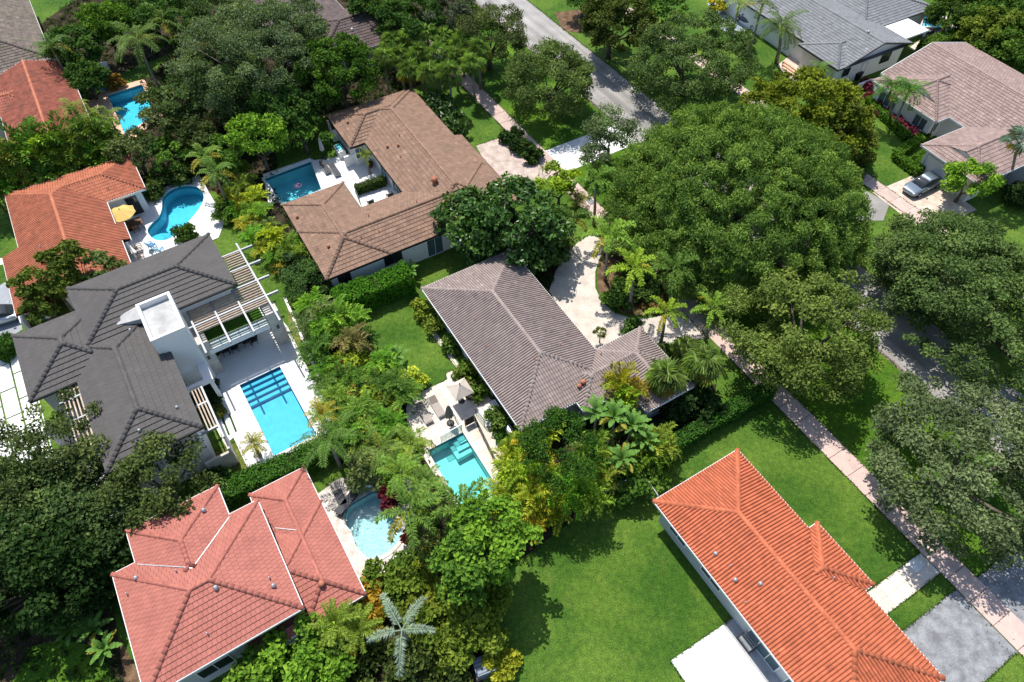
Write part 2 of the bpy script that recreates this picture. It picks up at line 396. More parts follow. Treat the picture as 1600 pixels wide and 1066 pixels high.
POOL['salmon'] = PL((168,149.5),(222,132.5),(245,178),(196,212))
POOL['round'] = smooth_ring([tuple(p) for p in PL(*zz(5.922, 500, 720, (222,540),(250,440),(300,390),(400,330),(480,285),(540,275),(600,290),(630,340),(650,420),(700,520),(760,620),(745,720),(670,820),(560,890),(450,905),(370,840),(320,760),(285,660),(240,600)))], 3)
POOL['small'] = PL((1443,19),(1487,39),(1467,43),(1440,42))
def grow(r, d):
    r = ring_ccw(r); n = len(r); out = []
    for i in range(n):
        a = Vector(r[i-1][:2]); b = Vector(r[i][:2]); c = Vector(r[(i+1) % n][:2])
        e1 = (b-a).normalized(); e2 = (c-b).normalized(); n1 = Vector((e1.y, -e1.x)); n2 = Vector((e2.y, -e2.x)); m = (n1+n2)
        m = m/max(.3, m.length_squared)*2; out.append(b+m*d)
    return out
HOLES = [grow(r, .02) for r in POOL.values()]
sheet('ground', [(-420,-120),(420,-120),(420,700),(-420,700)], 0.0, M['lawn'], HOLES)

def strip(ang, u0, u1, v0, v1): return UL(ang, (u0, v0), (u1, v0), (u1, v1), (u0, v1))
def road_mat(ang):
    m = surf('street_asphalt', (.31,.295,.28), .12, .35, .9, 24.0, .25, .2, stain=(.22,.21,.20), stain_scale=.25); t = m.node_tree; b = t.nodes["Principled BSDF"]; old = b.inputs["Base Color"].links[0].from_socket
    co = N(t, "ShaderNodeTexCoord").outputs["Object"]; mp = N(t, "ShaderNodeMapping"); mp.inputs["Rotation"].default_value = (0, 0, -math.radians(ang)); t.links.new(co, mp.inputs[0]); m2 = N(t, "ShaderNodeMapping"); m2.inputs["Scale"].default_value = (.03, 1.1, 1); t.links.new(mp.outputs[0], m2.inputs[0])
    t.links.new(mixc(t, old, noise_col(t, m2.outputs[0], 1.0, (.72,)*3, (1.18,)*3, .35, .65, 5.0), 1.0, 'MULTIPLY'), b.inputs["Base Color"]); return m
M['road'] = road_mat(301)
# road with edge strips, sidewalks of single slabs
sheet('road', strip(301, -190, 90, 46.2, 52.6), .012, M['road'])
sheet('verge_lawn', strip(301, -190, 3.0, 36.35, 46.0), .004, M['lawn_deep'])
wk = sheet('sidewalk', strip(301, -120, 30, 34.2, 36.05), .02, M['joint'])
pave(wk, strip(301, -78, 10.5, 34.2, 36.05), 301, 1.82, 1.9, .02, .035, [M['walk'], M['walk'], M['walk2']], 'sidewalk_slab', .05, jitter=.008)
wf = sheet('far_sidewalk', strip(301, -120, 30, 62.3, 64.0), .02, M['joint'])
pave(wf, strip(301, -76, -20, 62.3, 64.0), 301, 1.82, 1.75, .02, .035, [M['walk'], M['walk2']], 'sidewalk_slab', .05, jitter=.008)
sheet('road_edge', strip(301, -190, 90, 45.85, 46.2), .016, M['joint'])
sheet('shaded_apron', PL((1352,298),(1390,318),(1380,345),(1340,345),(1322,318)), .02, M['asphalt'])
sheet('dirt_patch', PL((866,20),(905,15),(925,30),(905,52),(880,48)), .016, M['mulch'])

def brick_mat(name, c0, c1, mortar, scale, ang):
    m, t, b = base_mat(name); co = N(t, "ShaderNodeTexCoord").outputs["Object"]
    mp = N(t, "ShaderNodeMapping"); mp.inputs["Rotation"].default_value = (0, 0, -math.radians(ang)); t.links.new(co, mp.inputs[0])
    br = N(t, "ShaderNodeTexBrick"); br.inputs["Scale"].default_value = scale; br.inputs["Color1"].default_value = (*c0, 1); br.inputs["Color2"].default_value = (*c1, 1)
    br.inputs["Mortar"].default_value = (*mortar, 1); br.inputs["Mortar Size"].default_value = .02; t.links.new(mp.outputs[0], br.inputs["Vector"])
    f = noise_col(t, co, 1.3, (.8,)*3, (1.15,)*3); o = mixc(t, br.outputs["Color"], f, 1.0, 'MULTIPLY')
    t.links.new(o, b.inputs["Base Color"]); b.inputs["Roughness"].default_value = .85
    bp = N(t, "ShaderNodeBump"); bp.inputs["Strength"].default_value = .4; bp.inputs["Distance"].default_value = .01; bp.invert = True
    t.links.new(br.outputs["Fac"], bp.inputs["Height"]); t.links.new(bp.outputs[0], b.inputs["Normal"]); return m
M['pavers'] = brick_mat('blush_pavers', (.55,.45,.39), (.46,.36,.31), (.32,.25,.21), 1.6, 301)
M['pavers_y'] = brick_mat('cream_pavers', (.66,.54,.44), (.58,.47,.38), (.42,.34,.28), 1.2, 298)
M['coral'] = surf('coral_stone_drive', (.56,.495,.43), .13, .9, .85, 5.0, .12, .2, stain=(.52,.46,.40), stain_scale=1.1)
# ------------------------------------------------------------------ paving of each lot
sheet('brick_driveway', PL((744,228),(786,214),(862,270),(852,284),(815,300),(780,296)), .03, M['pavers'])
sheet('street_apron', UL(301, (-52.8, 36.05), (-52.8, 46.0), (-48.6, 46.0), (-48.4, 36.05)), .028, M['white_slab'])
isl = smooth_ring([tuple(p) for p in PL((947,378),(938,405),(934,430),(935,452),(944,468),(962,482),(985,491),(1008,493),(1035,490),(1054,484),(1062,477),(1035,445),(1010,420),(985,398),(965,380))], 3)
drv = PL((922,368),(905,377),(884,398),(868,425),(858,455),(880,490),(905,520),(930,553),(965,545),(1000,535),(1040,540),(1104,529),(1086,503),(1062,474),(1050,488),(1020,497),(990,499),(960,489),(940,472),(930,450),(930,425),(938,400),(950,374))
sheet('coral_driveway', drv, .03, M['coral'], thick=.03)
sheet('planting_island', isl, .05, M['mulch'], thick=.05)
patio = PL((664,508),(673,508),(718,572),(745,600),(790,650),(812,690),(806,708),(790,712),(775,745),(770,765),(735,790),(690,760),(662,715),(640,680),(634,640),(640,622),(699,594),(697,584),(714,577))
pt = sheet('travertine_patio', patio, .03, M['trav_joint'], [POOL['patio']], thick=.03)
pave(pt, patio, 301, 1.15, .8, .03, .035, [M['trav'], M['trav'], M['trav'], M['trav2']], 'paving_slab', .02, [grow(POOL['patio'], .25)], bond=.5, limit=300)
deck = PL((440,500),(450,512),(478,570),(522,648),(505,690),(430,732),(400,741),(392,742),(365,684),(352,696),(332,658),(310,600),(325,572),(380,520))
sheet('white_pool_deck', deck, .06, M['white_deck'], [POOL['lap']], thick=.06)
sheet('shade_gravel_bed', PL((311,604),(331,596),(356,646),(338,654),(325,632)), .075, surf('pale_gravel', (.50,.50,.50), .25, 5.0, .95, 22.0, .6, .1))
for q in (((346,653),(349,652),(360,680),(357,681)), ((357,648),(360,647),(371,675),(368,676))): sheet('grass_slot', PL(*q), .066, M['turf'])
sheet('side_lawn', PL((329,710),(370,690),(395,742),(366,762)), .05, M['turf_dry'])
sheet('side_yard_strip', PL((447,468),(462,460),(490,505),(505,560),(530,640),(523,648),(480,570),(452,512)), .01, M['turf_dry'])
kd = PL((233.5,302),(311.6,274.5),(352,345),(342,372),(300,390),(222,445),(180,460),(150,330),(228,316))
kds = sheet('pale_pool_deck', kd, .03, M['joint'], [POOL['kidney']], thick=.03)
pave(kds, kd, 302, 1.2, 1.2, .03, .04, [M['white_deck'], M['white_slab']], 'paving_slab', .015, [grow(POOL['kidney'], .3)], limit=300)
sheet('courtyard_terrace', PL((420,320),(412,279),(486,251),(516,248),(545,240),(575,228),(610,270),(630,300),(566,330),(520,300)), .03, M['white_deck'], [POOL['blue']], thick=.03)
sheet('salmon_deck', PL((132,165),(166,140),(225,124),(255,180),(200,225),(175,215)), .03, M['salmon'], [POOL['salmon']], thick=.03)
sheet('pebble_deck', PL((497,772),(530,748),(600,740),(640,748),(648,800),(662,870),(645,890),(600,906),(575,928),(520,850)), .04, M['pebble'], [POOL['round']], thick=.04)
sheet('small_pool_deck', PL((1425,12),(1458,14),(1507,44),(1440,86),(1420,75),(1442,60)), .03, M['trav'], [POOL['small']], thick=.03)
sheet('white_terrace', UL(301, (-3.72, 14.3), (-3.66, 18.75), (6, 18.75), (6, 14.3)), .06, M['white_slab'], thick=.06)
sheet('side_passage', UL(301, (-3.66, 18.78), (-3.66, 19.8), (6, 19.8), (6, 18.78)), .03, surf('grey_concrete', (.42,.43,.44), .15, 1.0, .9, 9.0, .2, .2, stain=(.3,.31,.32)))
sheet('asphalt_driveway', UL(301, (2.8, 26.0), (2.85, 34.15), (7.6, 34.15), (7.6, 26.0)), .012, M['asphalt_dk'])
sheet('asphalt_apron', UL(301, (3.1, 36.1), (3.1, 46.0), (14, 46.0), (14, 36.1)), .016, M['asphalt_dk'])
pth = UL(301, (-.15, 26.6), (-.15, 34.15), (1.55, 34.15), (1.55, 26.6))
gp = sheet('garden_path', pth, .015, M['trav_joint'])
pave(gp, pth, 301, .85, 1.02, .015, .03, [M['trav'], M['trav2'], M['trav'], M['white_slab']], 'paving_slab', .015, bond=0.0)
fs = UL(303, (-53.5, -24.0), (-53.5, -16.25), (-40.5, -16.25), (-40.5, -24.0))
fb = sheet('slab_driveway', fs, .01, M['lawn'])
pave(fb, fs, 303, 3.0, 1.25, .01, .05, [M['white_slab'], M['white_deck']], 'paving_slab', .14, off=(-.55, .1), bond=.5)
sheet('front_walk', UL(303, (-41, -16.2), (-41, -12), (-33, -12), (-33, -18)), .02, M['white_slab'])
sheet('cream_driveway', UL(298, (-32.1, 60.5), (-32.1, 68.0), (-25, 68.0), (-25, 60.5)), .03, M['pavers_y'])
sheet('garden_walk', UL(298, (-34.2, 66.8), (-34.2, 72.0), (-32.9, 72.0), (-32.9, 66.8)), .026, M['pavers_y'])
sheet('blush_walk', PL((1215,102),(1235,86),(1262,112),(1245,128),(1225,118)), .02, M['pavers_y'])
sheet('carport_drive', PL((-40,470),(10,440),(28,470),(35,515),(-40,560)), .015, surf('bluish_concrete', (.30,.32,.35), .1, .8, .9))
sheet('entry_walk', PL((-20,408),(9,402),(12,412),(-20,418)), .02, M['white_slab'])
sheet('bluish_drive', PL((1105,5),(1160,0),(1190,30),(1150,60),(1125,45)), .02, surf('bluish_paving', (.30,.34,.40), .12, .8, .8))  # paving sheet with a blue-grey base colour
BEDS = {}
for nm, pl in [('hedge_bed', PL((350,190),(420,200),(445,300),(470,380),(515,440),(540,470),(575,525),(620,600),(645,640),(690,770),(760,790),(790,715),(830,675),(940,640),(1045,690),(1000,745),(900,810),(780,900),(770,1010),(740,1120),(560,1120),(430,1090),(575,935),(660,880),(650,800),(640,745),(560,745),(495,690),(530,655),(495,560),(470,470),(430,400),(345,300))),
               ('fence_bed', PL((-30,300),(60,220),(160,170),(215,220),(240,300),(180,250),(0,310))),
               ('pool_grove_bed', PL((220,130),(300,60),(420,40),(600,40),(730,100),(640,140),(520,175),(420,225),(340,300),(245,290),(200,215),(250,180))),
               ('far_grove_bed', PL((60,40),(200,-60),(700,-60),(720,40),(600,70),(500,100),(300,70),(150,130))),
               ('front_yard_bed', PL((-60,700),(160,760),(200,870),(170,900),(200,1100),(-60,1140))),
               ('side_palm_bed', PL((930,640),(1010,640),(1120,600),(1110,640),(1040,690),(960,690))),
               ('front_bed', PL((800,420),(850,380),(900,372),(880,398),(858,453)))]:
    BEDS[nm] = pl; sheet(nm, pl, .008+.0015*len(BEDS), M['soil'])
sheet('mulch_path', PL((0,960),(60,985),(130,960),(190,1000),(230,1080),(120,1060),(100,1000),(40,1010),(0,1100)), .014, M['mulch'])
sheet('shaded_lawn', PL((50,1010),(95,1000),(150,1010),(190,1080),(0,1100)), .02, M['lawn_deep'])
sheet('back_lawn', PL((572,534),(620,520),(652,508),(714,577),(697,584),(699,593),(640,620),(600,575)), .014, M['lawn'])
sheet('shaded_yard', PL((420,270),(480,225),(520,200),(545,235),(486,250),(412,277)), .014, M['lawn'])

# ------------------------------------------------------------------ swimming pools
def pool(key, label, plaster, water, depth, coping, cop_w=.35, zt=.06, steps=None, wl=-.10, shelf=None):
    r = ring_ccw(POOL[key]); c = Vector((sum(p[0] for p in r)/len(r), sum(p[1] for p in r)/len(r)))
    e = empty('swimming_pool', (c.x, c.y, 0), 0, label, 'pool', 'swimming pools behind the houses')
    L = [(p[0]-c.x, p[1]-c.y) for p in r]; k = len(L)
    v, f = sheet_data(L); mb = MB(); mb.add([(p.x, p.y, -depth) for p in v], f)
    mb.add([(x, y, zt-.02) for x, y in L]+[(x, y, -depth) for x, y in L], [[(i+1) % k, (i+1) % k+k, i+k, i] for i in range(k)])
    mb.build('basin', plaster, e)
    mb = MB(); I = [tuple(p) for p in grow(L, -.012)]
    mb.add([(x, y, zt-.03) for x, y in I]+[(x, y, -.32) for x, y in I], [[(i+1) % k, (i+1) % k+k, i+k, i] for i in range(k)]); mb.build('waterline_tile', M['tile_blue'], e)
    mb = MB(); mb.add([(p.x, p.y, wl) for p in v], f); mb.build('water_surface', water, e)
    O = [tuple(p) for p in grow(L, cop_w)]; I2 = [tuple(p) for p in grow(L, -.03)]; mb = MB()
    vv, ff = sheet_data(O, [I2]); mb.add([(p.x, p.y, zt+.025) for p in vv], ff)
    for R_, sg in ((O, 1), (I2, -1)):
        q = [[i, i+k, (i+1) % k+k, (i+1) % k] for i in range(k)]
        mb.add([(x, y, zt+.025) for x, y in R_]+[(x, y, zt-.05) for x, y in R_], q if sg > 0 else [list(reversed(x)) for x in q])
    mb.build('coping', coping, e)
    return e, c
pe, pc = pool('kidney', 'kidney-shaped blue pool beside the yellow umbrella and orange tiled roof', M['plaster_aq'], M['w_cyan'], 1.3, M['white_deck'], .3, .075)
mb = MB()
for i, (r_, z_) in enumerate(((1.5, -.75), (1.15, -.5), (.8, -.25))):
    q = P(246, 372); mb.lathe([(0, z_), (r_, z_), (r_, z_-.25)], 20, (q.x-pc.x, q.y-pc.y, 0))
mb.build('entry_step', M['plaster_aq'], pe)
pe, pc = pool('patio', 'turquoise rectangular pool with corner steps behind the mauve tiled house', M['plaster_turq'], M['w_turq'], 1.2, M['trav'], .25, .07)
for i, (a_, b_, z_) in enumerate(((.7, .65, -.16), (1.15, 1.05, -.36), (1.6, 1.4, -.58))):
    mb = MB(); p0 = UV(-25.66, 10.82, 301)-Vector((pc.x, pc.y, 0)); a = math.radians(301)
    mb.box(0, a_, -b_, 0, -1.19, z_, Matrix.Translation(p0) @ Matrix.Rotation(a, 4, 'Z')); mb.build('entry_step', M['plaster_turq'], pe)
pe, pc = pool('lap', 'long aqua rectangular pool on the white deck of the charcoal-roofed house', M['plaster_aq'], M['w_aqua'], 1.25, M['white_deck'], .22, .075)
mb = MB()
for i in range(4):
    p0 = UV(-39.45, -1.82, 303)-Vector((pc.x, pc.y, 0)); mb.box(.02, .45*(i+1), .02, 3.6, -1.24, -.22-.24*i, Matrix.Translation(p0) @ Matrix.Rotation(math.radians(303), 4, 'Z'))
mb.build('entry_step', M['plaster_aq'], pe)
pool('blue', 'deep blue pool with a pink float beside the brown tiled house', M['plaster_blue'], M['w_deep'], 1.5, M['white_slab'], .25, .06)
pool('salmon', 'rectangular pool in salmon paving beside the weathered red roof', M['plaster_aq'], M['w_cyan'], 1.3, M['salmon'], .3, .06)
pool('round', 'free-form pool glittering with sun on a pebbly deck by the pink-red roof', surf('pale_pool_plaster', (.60,.76,.78), .06, 1.4, .7, 6.0), M['w_pale'], 1.0, M['pebble'], .25, .065)
pool('small', 'small wedge of aqua pool behind the flat white patio roof', M['plaster_aq'], M['w_turq'], 1.2, M['trav'], .25, .055)

# ------------------------------------------------------------------ houses
def R_(u0, u1, v0, v1, z=3.0, p=.30, none='', gable='', oh=.6): return dict(u=(u0, u1), v=(v0, v1), z=z, p=p, none=none.split(), gable=gable.split(), oh=oh)
SIDES = ('u0', 'u1', 'v0', 'v1')
class House:
    def __init__(h, name, label, ang, rects, tile, rmat, wmat, fmat, course=.40, col=.32, cap=.13, cap_mat=None, amp=.075, group='houses of the block', tiles=True, butt=.045, tv=.07, gap=.03):
        h.rects = rects; h.ang = ang; h.tile = tile; h.rmat = rmat; h.course = course; h.col = col; h.amp = amp; h.butt = butt; h.tv = tv; h.gap = gap
        h.cu = (min(r['u'][0] for r in rects)+max(r['u'][1] for r in rects))/2; h.cv = (min(r['v'][0] for r in rects)+max(r['v'][1] for r in rects))/2
        h.e = empty(name, UV(h.cu, h.cv, ang), math.radians(ang), label, 'house', group)
        h.rng = np.random.default_rng(abs(hash(label)) % 1000 if False else len(label)*7+len(rects))
        for i, r in enumerate(rects):
            r['u'] = (r['u'][0]-h.cu, r['u'][1]-h.cu); r['v'] = (r['v'][0]-h.cv, r['v'][1]-h.cv); r['i'] = i
        h.build_roof(tiles, cap, cap_mat or rmat); h.build_walls(wmat, fmat)
    def L(h, px, py, z):
        w = P(px, py, z); a = math.radians(h.ang)
        return (w.x*math.cos(a)+w.y*math.sin(a)-h.cu, -w.x*math.sin(a)+w.y*math.cos(a)-h.cv)
    def planes(h, r):
        out = {}
        for s in SIDES:
            if s in r['none'] or s in r['gable']: continue
            c = r[s[0]][int(s[1])]; sg = 1 if s[1] == '0' else -1
            out[s] = (sg*r['p'], 0, r['z']-sg*r['p']*c) if s[0] == 'u' else (0, sg*r['p'], r['z']-sg*r['p']*c)
        return out
    def zr(h, r, u, v): return min(a*u+b*v+c for a, b, c in h.planes(r).values())
    def inr(h, r, u, v, m=0.0): return r['u'][0]-m <= u <= r['u'][1]+m and r['v'][0]-m <= v <= r['v'][1]+m
    def height(h, u, v):
        z = [h.zr(r, u, v) for r in h.rects if h.inr(r, u, v)]; return max(z) if z else None
    def faces(h):
        out = []
        for r in h.rects:
            pl = h.planes(r); rect = [(r['u'][0], r['v'][0]), (r['u'][1], r['v'][0]), (r['u'][1], r['v'][1]), (r['u'][0], r['v'][1])]
            for s, (a, b, c) in pl.items():
                poly = rect
                for s2, (a2, b2, c2) in pl.items():
                    if s2 != s and len(poly) > 2: poly = clip_half(poly, a-a2, b-b2, c2-c)
                if poly_area(poly) < .01: continue
                whole = poly; pieces = [poly]
                for k in h.rects:
                    if k is r: continue
                    kp = h.planes(k); eps = 1e-4 if k['i'] < r['i'] else -1e-4
                    hs = [(-1, 0, -k['u'][0]), (1, 0, k['u'][1]), (0, -1, -k['v'][0]), (0, 1, k['v'][1])]
                    hs += [(a-a2, b-b2, c2-c+eps) for a2, b2, c2 in kp.values()]
                    new = []
                    for pc in pieces:
                        cur = pc
                        for (ha, hb, hc) in hs:
                            if abs(ha)+abs(hb) < 1e-9:
                                if hc < 0: new.append(cur); cur = []; break
                                continue
                            o = clip_half(cur, -ha, -hb, -hc)
                            if poly_area(o) > 1e-3: new.append(o)
                            cur = clip_half(cur, ha, hb, hc)
                            if poly_area(cur) < 1e-3: cur = []; break
                    pieces = new
                out.append((r, s, (a, b, c), whole, pieces))
        return out
    def build_roof(h, tiles, cap, cap_mat):
        h.F = h.faces(); V = []; LO = []; TO = []; TI = []; nv = 0; deck = MB()
        for r, s, pl, whole, pieces in h.F:
            for pc in pieces:
                pc = ring_ccw(pc)
                deck.add([(u, v, pl[0]*u+pl[1]*v+pl[2]-.03) for u, v in pc], [list(range(len(pc)))])
                if tiles:
                    for vv, ff, ti in h.tile_piece(r, s, pl, pc):
                        V.append(vv); 
                        for q in ff: LO.extend([i+nv for i in q]); TO.append(len(q))
                        TI.extend(ti); nv += len(vv)
        if V:
            me = np_mesh('roof_tiles', np.concatenate(V), LO, TO, TI); obj('roof_tiles', me, h.rmat, h.e, kind='stuff')
        if not tiles:
            pass
        # slope base, fascia boards and soffits
        for r in h.rects:
            (u0, u1), (v0, v1) = r['u'], r['v']; zs = r['z']-.10-.006*r['i']
            deck.add([(u0+.02, v0+.02, zs), (u0+.02, v1-.02, zs), (u1-.02, v1-.02, zs), (u1-.02, v0+.02, zs)], [[0, 1, 2, 3]])
        me = deck.mesh('roof'); a = me.attributes.new('tint', 'FLOAT', 'FACE'); a.data.foreach_set('value', np.full(len(me.polygons), .5 if tiles else 1.0, np.float32))
        h.roof = obj('roof', me, h.rmat, h.e)
        # ridge and hip caps
        segs = {}
        for r, s, pl, whole, pieces in h.F:
            n = len(whole)
            for i in range(n):
                p, q = whole[i], whole[(i+1) % n]
                if math.dist(p, q) < .3: continue
                on = sum(1 for s2, (a2, b2, c2) in h.planes(r).items() if all(abs(a2*t[0]+b2*t[1]+c2-(pl[0]*t[0]+pl[1]*t[1]+pl[2])) < 1e-3 for t in (p, q)))
                if on >= 2: segs[tuple(sorted((tuple(round(x, 2) for x in p), tuple(round(x, 2) for x in q))))+(r['i'],)] = (r, p, q)
        V = []; LO = []; TO = []; TI = []; nv = 0
        for r, p, q in segs.values():
            Ld = math.dist(p, q); n = max(2, int(Ld/.1)); runs = []; cur = None
            for i in range(n+1):
                t = i/n; u = p[0]+(q[0]-p[0])*t; v = p[1]+(q[1]-p[1])*t; z = h.zr(r, u, v)
                ok = all(k is r or not h.inr(k, u, v) or h.zr(k, u, v) < z+.02 for k in h.rects)
                if ok: cur = (cur[0] if cur else (u, v, z), (u, v, z))
                elif cur: runs.append(cur); cur = None
            if cur: runs.append(cur)
            for a, b in runs:
                a = Vector(a); b = Vector(b)
                if a.z > b.z: a, b = b, a
                d = b-a; L = d.length
                if L < .3: continue
                d.normalize(); sx = d.cross(Vector((0, 0, 1))).normalized(); up = sx.cross(d); m = max(1, round(L/.40))
                for j in range(m):
                    c0 = a+d*(L*j/m-.03); c1 = a+d*(L*(j+1)/m+.02)
                    for c, rr, lift in ((c0, cap*1.08, .05), (c1, cap*.92, .03)):
                        for k in range(6):
                            t = math.pi*k/5; V.append(c+sx*(math.cos(t)*rr*1.15)+up*(math.sin(t)*rr*.85+lift-.03))
                    for k in range(5): LO.extend([nv+k, nv+k+1, nv+7+k, nv+6+k]); TO.append(4); TI.append(h.rng.uniform(.85, 1.15))
                    LO.extend([nv+k for k in range(5, -1, -1)]); TO.append(6); TI.append(.9)
                    nv += 12
        if V: obj('ridge_caps', np_mesh('ridge_caps', np.array([tuple(x) for x in V]), LO, TO, TI, True), cap_mat, h.e, kind='stuff')
    def tile_piece(h, r, s, pl, pc):
        ax = 0 if s[0] == 'u' else 1; lo = s[1] == '0'; c0 = r[s[0]][0 if lo else 1]
        ss = lambda p: (p[ax]-c0) if lo else (c0-p[ax])
        ee = lambda p: p[1-ax]
        smin = min(ss(p) for p in pc); smax = max(ss(p) for p in pc); emin = min(ee(p) for p in pc); emax = max(ee(p) for p in pc)
        cw = h.col; ch = h.course/math.sqrt(1+r['p']**2)
        j0, j1 = math.floor(smin/ch), math.ceil(smax/ch); i0, i1 = math.floor(emin/cw)-1, math.ceil(emax/cw)+1
        if h.tile == 'barrel':
            X = np.array([0, .05, .18, .36, .54, .67, .72, .86, 1.0]); O = np.array([0, .6, .92, 1.0, .92, .6, 0, -.12, 0])*h.amp; lift = .026
        else:
            X = np.array([h.gap, 1-h.gap]); O = np.array([0., 0.]); lift = h.butt
        m = len(X); I, J = np.meshgrid(np.arange(i0, i1), np.arange(j0, j1)); I = I.ravel(); J = J.ravel()
        E0 = I*cw+(np.where(J % 2 == 0, 0, .5*cw) if h.tile != 'barrel' else 0); S0 = J*ch
        def uvof(E, S):
            A = (c0+S) if lo else (c0-S)
            return (A, E) if ax == 0 else (E, A)
        def half(a, b, c, E, S):
            U, Vv = uvof(E, S); return a*U+b*Vv-c
        n = len(pc); out = np.zeros(len(I), bool); full = np.ones(len(I), bool); edges = []
        for k in range(n):
            p, q = pc[k], pc[(k+1) % n]; ex, ey = q[0]-p[0], q[1]-p[1]; Ln = math.hypot(ex, ey)
            if Ln < 1e-6: continue
            a, b = ey/Ln, -ex/Ln; c = a*p[0]+b*p[1]; edges.append((a, b, c))
            D = np.stack([half(a, b, c, E0+dx*cw, S0+dy*ch) for dx in (0, 1) for dy in (0, 1)])
            out |= (D > -1e-6).all(0); full &= (D < 1e-6).all(0)
        res = []
        tint = h.rng.normal(1.0, h.tv, len(I)).clip(.78, 1.25)*np.where(h.rng.random(len(I)) < (.03 if h.tv > .05 else 0), h.rng.uniform(.72, 1.3, len(I)), 1.0)
        def make(sel):
            k = len(sel); E = E0[sel][:, None]+X[None, :]*cw; 
            rows = []
            jl = h.rng.uniform(0, .006, k)[:, None]
            for sv, dz in ((0, lift), (1, 0.0), (0, -.004)):
                S = (S0[sel]+sv*ch)[:, None]+np.zeros((1, m)); U, Vv = uvof(E, S)
                Z = pl[0]*U+pl[1]*Vv+pl[2]+O[None, :]+dz+(jl if sv == 0 and dz > 0 else 0)
                rows.append(np.stack([U, Vv, Z], -1))
            v = np.stack(rows, 1).reshape(-1, 3)         # k,3,m
            f = []; flip = (lo != (ax == 0))
            base = np.arange(k)*3*m; q = []
            for i in range(m-1):
                q.append(np.stack([base+i, base+i+1, base+m+i+1, base+m+i], -1)); q.append(np.stack([base+2*m+i, base+2*m+i+1, base+i+1, base+i], -1))
            q = np.stack(q, 1).reshape(-1, 4)
            if not flip: q = q[:, ::-1]
            return v, q, np.repeat(tint[sel], 2*(m-1))
        sel = np.where(full & ~out)[0]
        if len(sel):
            v, q, t = make(sel); res.append((v, q.tolist(), t.tolist()))
        sel = np.where(~full & ~out)[0]
        if len(sel):
            v, q, t = make(sel); me = bpy.data.meshes.new('x'); me.from_pydata(v.tolist(), [], q.tolist())
            a_ = me.attributes.new('tint', 'FLOAT', 'FACE'); a_.data.foreach_set('value', t.astype(np.float32))
            bm = bmesh.new(); bm.from_mesh(me); bpy.data.meshes.remove(me)
            for a, b, c in edges:
                bmesh.ops.bisect_plane(bm, geom=bm.verts[:]+bm.edges[:]+bm.faces[:], plane_co=(a*c, b*c, 0), plane_no=(a, b, 0), clear_outer=True, dist=1e-5)
            ly = bm.faces.layers.float.get('tint'); bm.verts.index_update()
            vv = np.array([x.co[:] for x in bm.verts]).reshape(-1, 3); ff = [[x.index for x in f.verts] for f in bm.faces]; tt = [f[ly] for f in bm.faces]
            bm.free()
            if ff: res.append((vv, ff, tt))
        return res
    def cut(h, a, b, holes):
        segs = [(a, b)]
        for x, y in holes:
            new = []
            for p, q in segs:
                if y <= p or x >= q: new.append((p, q)); continue
                if x > p: new.append((p, x))
                if y < q: new.append((y, q))
            segs = new
        return [(p, q) for p, q in segs if q-p > .03]
    def build_walls(h, wmat, fmat):
        wall = MB(); fas = MB()
        for r in h.rects:
            for s in SIDES:
                if s in r['none']: continue
                ax = 0 if s[0] == 'u' else 1; lo = s[1] == '0'; other = 'v' if ax == 0 else 'u'
                # fascia + gutter
                c = r[s[0]][0 if lo else 1]; a, b = r[other]
                hol = [k[other] for k in h.rects if k is not r and k[s[0]][0]-(.01 if k['i'] < r['i'] else -.01) < c < k[s[0]][1]+(.01 if k['i'] < r['i'] else -.01) and k['z'] > r['z']-1.2]
                for p, q in h.cut(a, b, hol):
                    x0, x1 = (c-.05, c+.03) if lo else (c-.03, c+.05)
                    if s in r['gable']:
                        mid = (a+b)/2; zt = r['z']+r['p']*(b-a)/2
                        for e0, e1 in ((a-.02, mid), (mid, b+.02)):
                            z0 = r['z'] if e0 < mid-.1 else zt; z1 = zt if e0 < mid-.1 else r['z']
                            A = (c, e0, z0-.03) if ax == 0 else (e0, c, z0-.03); B = (c, e1, z1-.03) if ax == 0 else (e1, c, z1-.03)
                            fas.beam(A, B, .07, .2)
                    else:
                        zt = r['z']+.02; zb = r['z']-.17
                        fas.box(*((x0, x1, p-.05, q+.05) if ax == 0 else (p-.05, q+.05, x0, x1)), zb, zt)
                # wall
                oh = r['oh']; ci = c+oh if lo else c-oh; a2, b2 = a+oh, b-oh; zt = r['z']-.02
                hol = []
                for k in h.rects:
                    if k is r: continue
                    ko = k['oh']; k0 = k[s[0]][0]+(ko if s[0]+'0' not in k['none'] else 0); k1 = k[s[0]][1]-(ko if s[0]+'1' not in k['none'] else 0); m = .02 if k['i'] < r['i'] else -.02
                    if k['oh'] > .2 and k0-m < ci < k1+m and k['z'] > r['z']-.6: hol.append((k[other][0]+ko, k[other][1]-ko))
                for p, q in (h.cut(a2, b2, hol) if oh > .2 else []):
                    zt = r['z']-.02
                    pts = [(ci, p), (ci, q)] if ax == 0 else [(p, ci), (q, ci)]
                    vv = [(*pts[0], -.2), (*pts[1], -.2), (*pts[1], zt), (*pts[0], zt)]
                    f = [0, 1, 2, 3]
                    if (ax == 0) == lo: f = f[::-1]
                    wall.add(vv, [f])
                if s in r['gable']:
                    mid = (a+b)/2; zz0 = r['z']+r['p']*oh-.06; zt2 = r['z']+r['p']*(b-a)/2-.06; cg = ci if True else c
                    P3 = [(cg, a2, zt), (cg, b2, zt), (cg, b2, zz0), (cg, mid, zt2), (cg, a2, zz0)]
                    if ax == 1: P3 = [(y, x, z) for x, y, z in P3]
                    wall.add(P3, [[0, 1, 2, 3, 4] if (ax == 0) != lo else [4, 3, 2, 1, 0]])
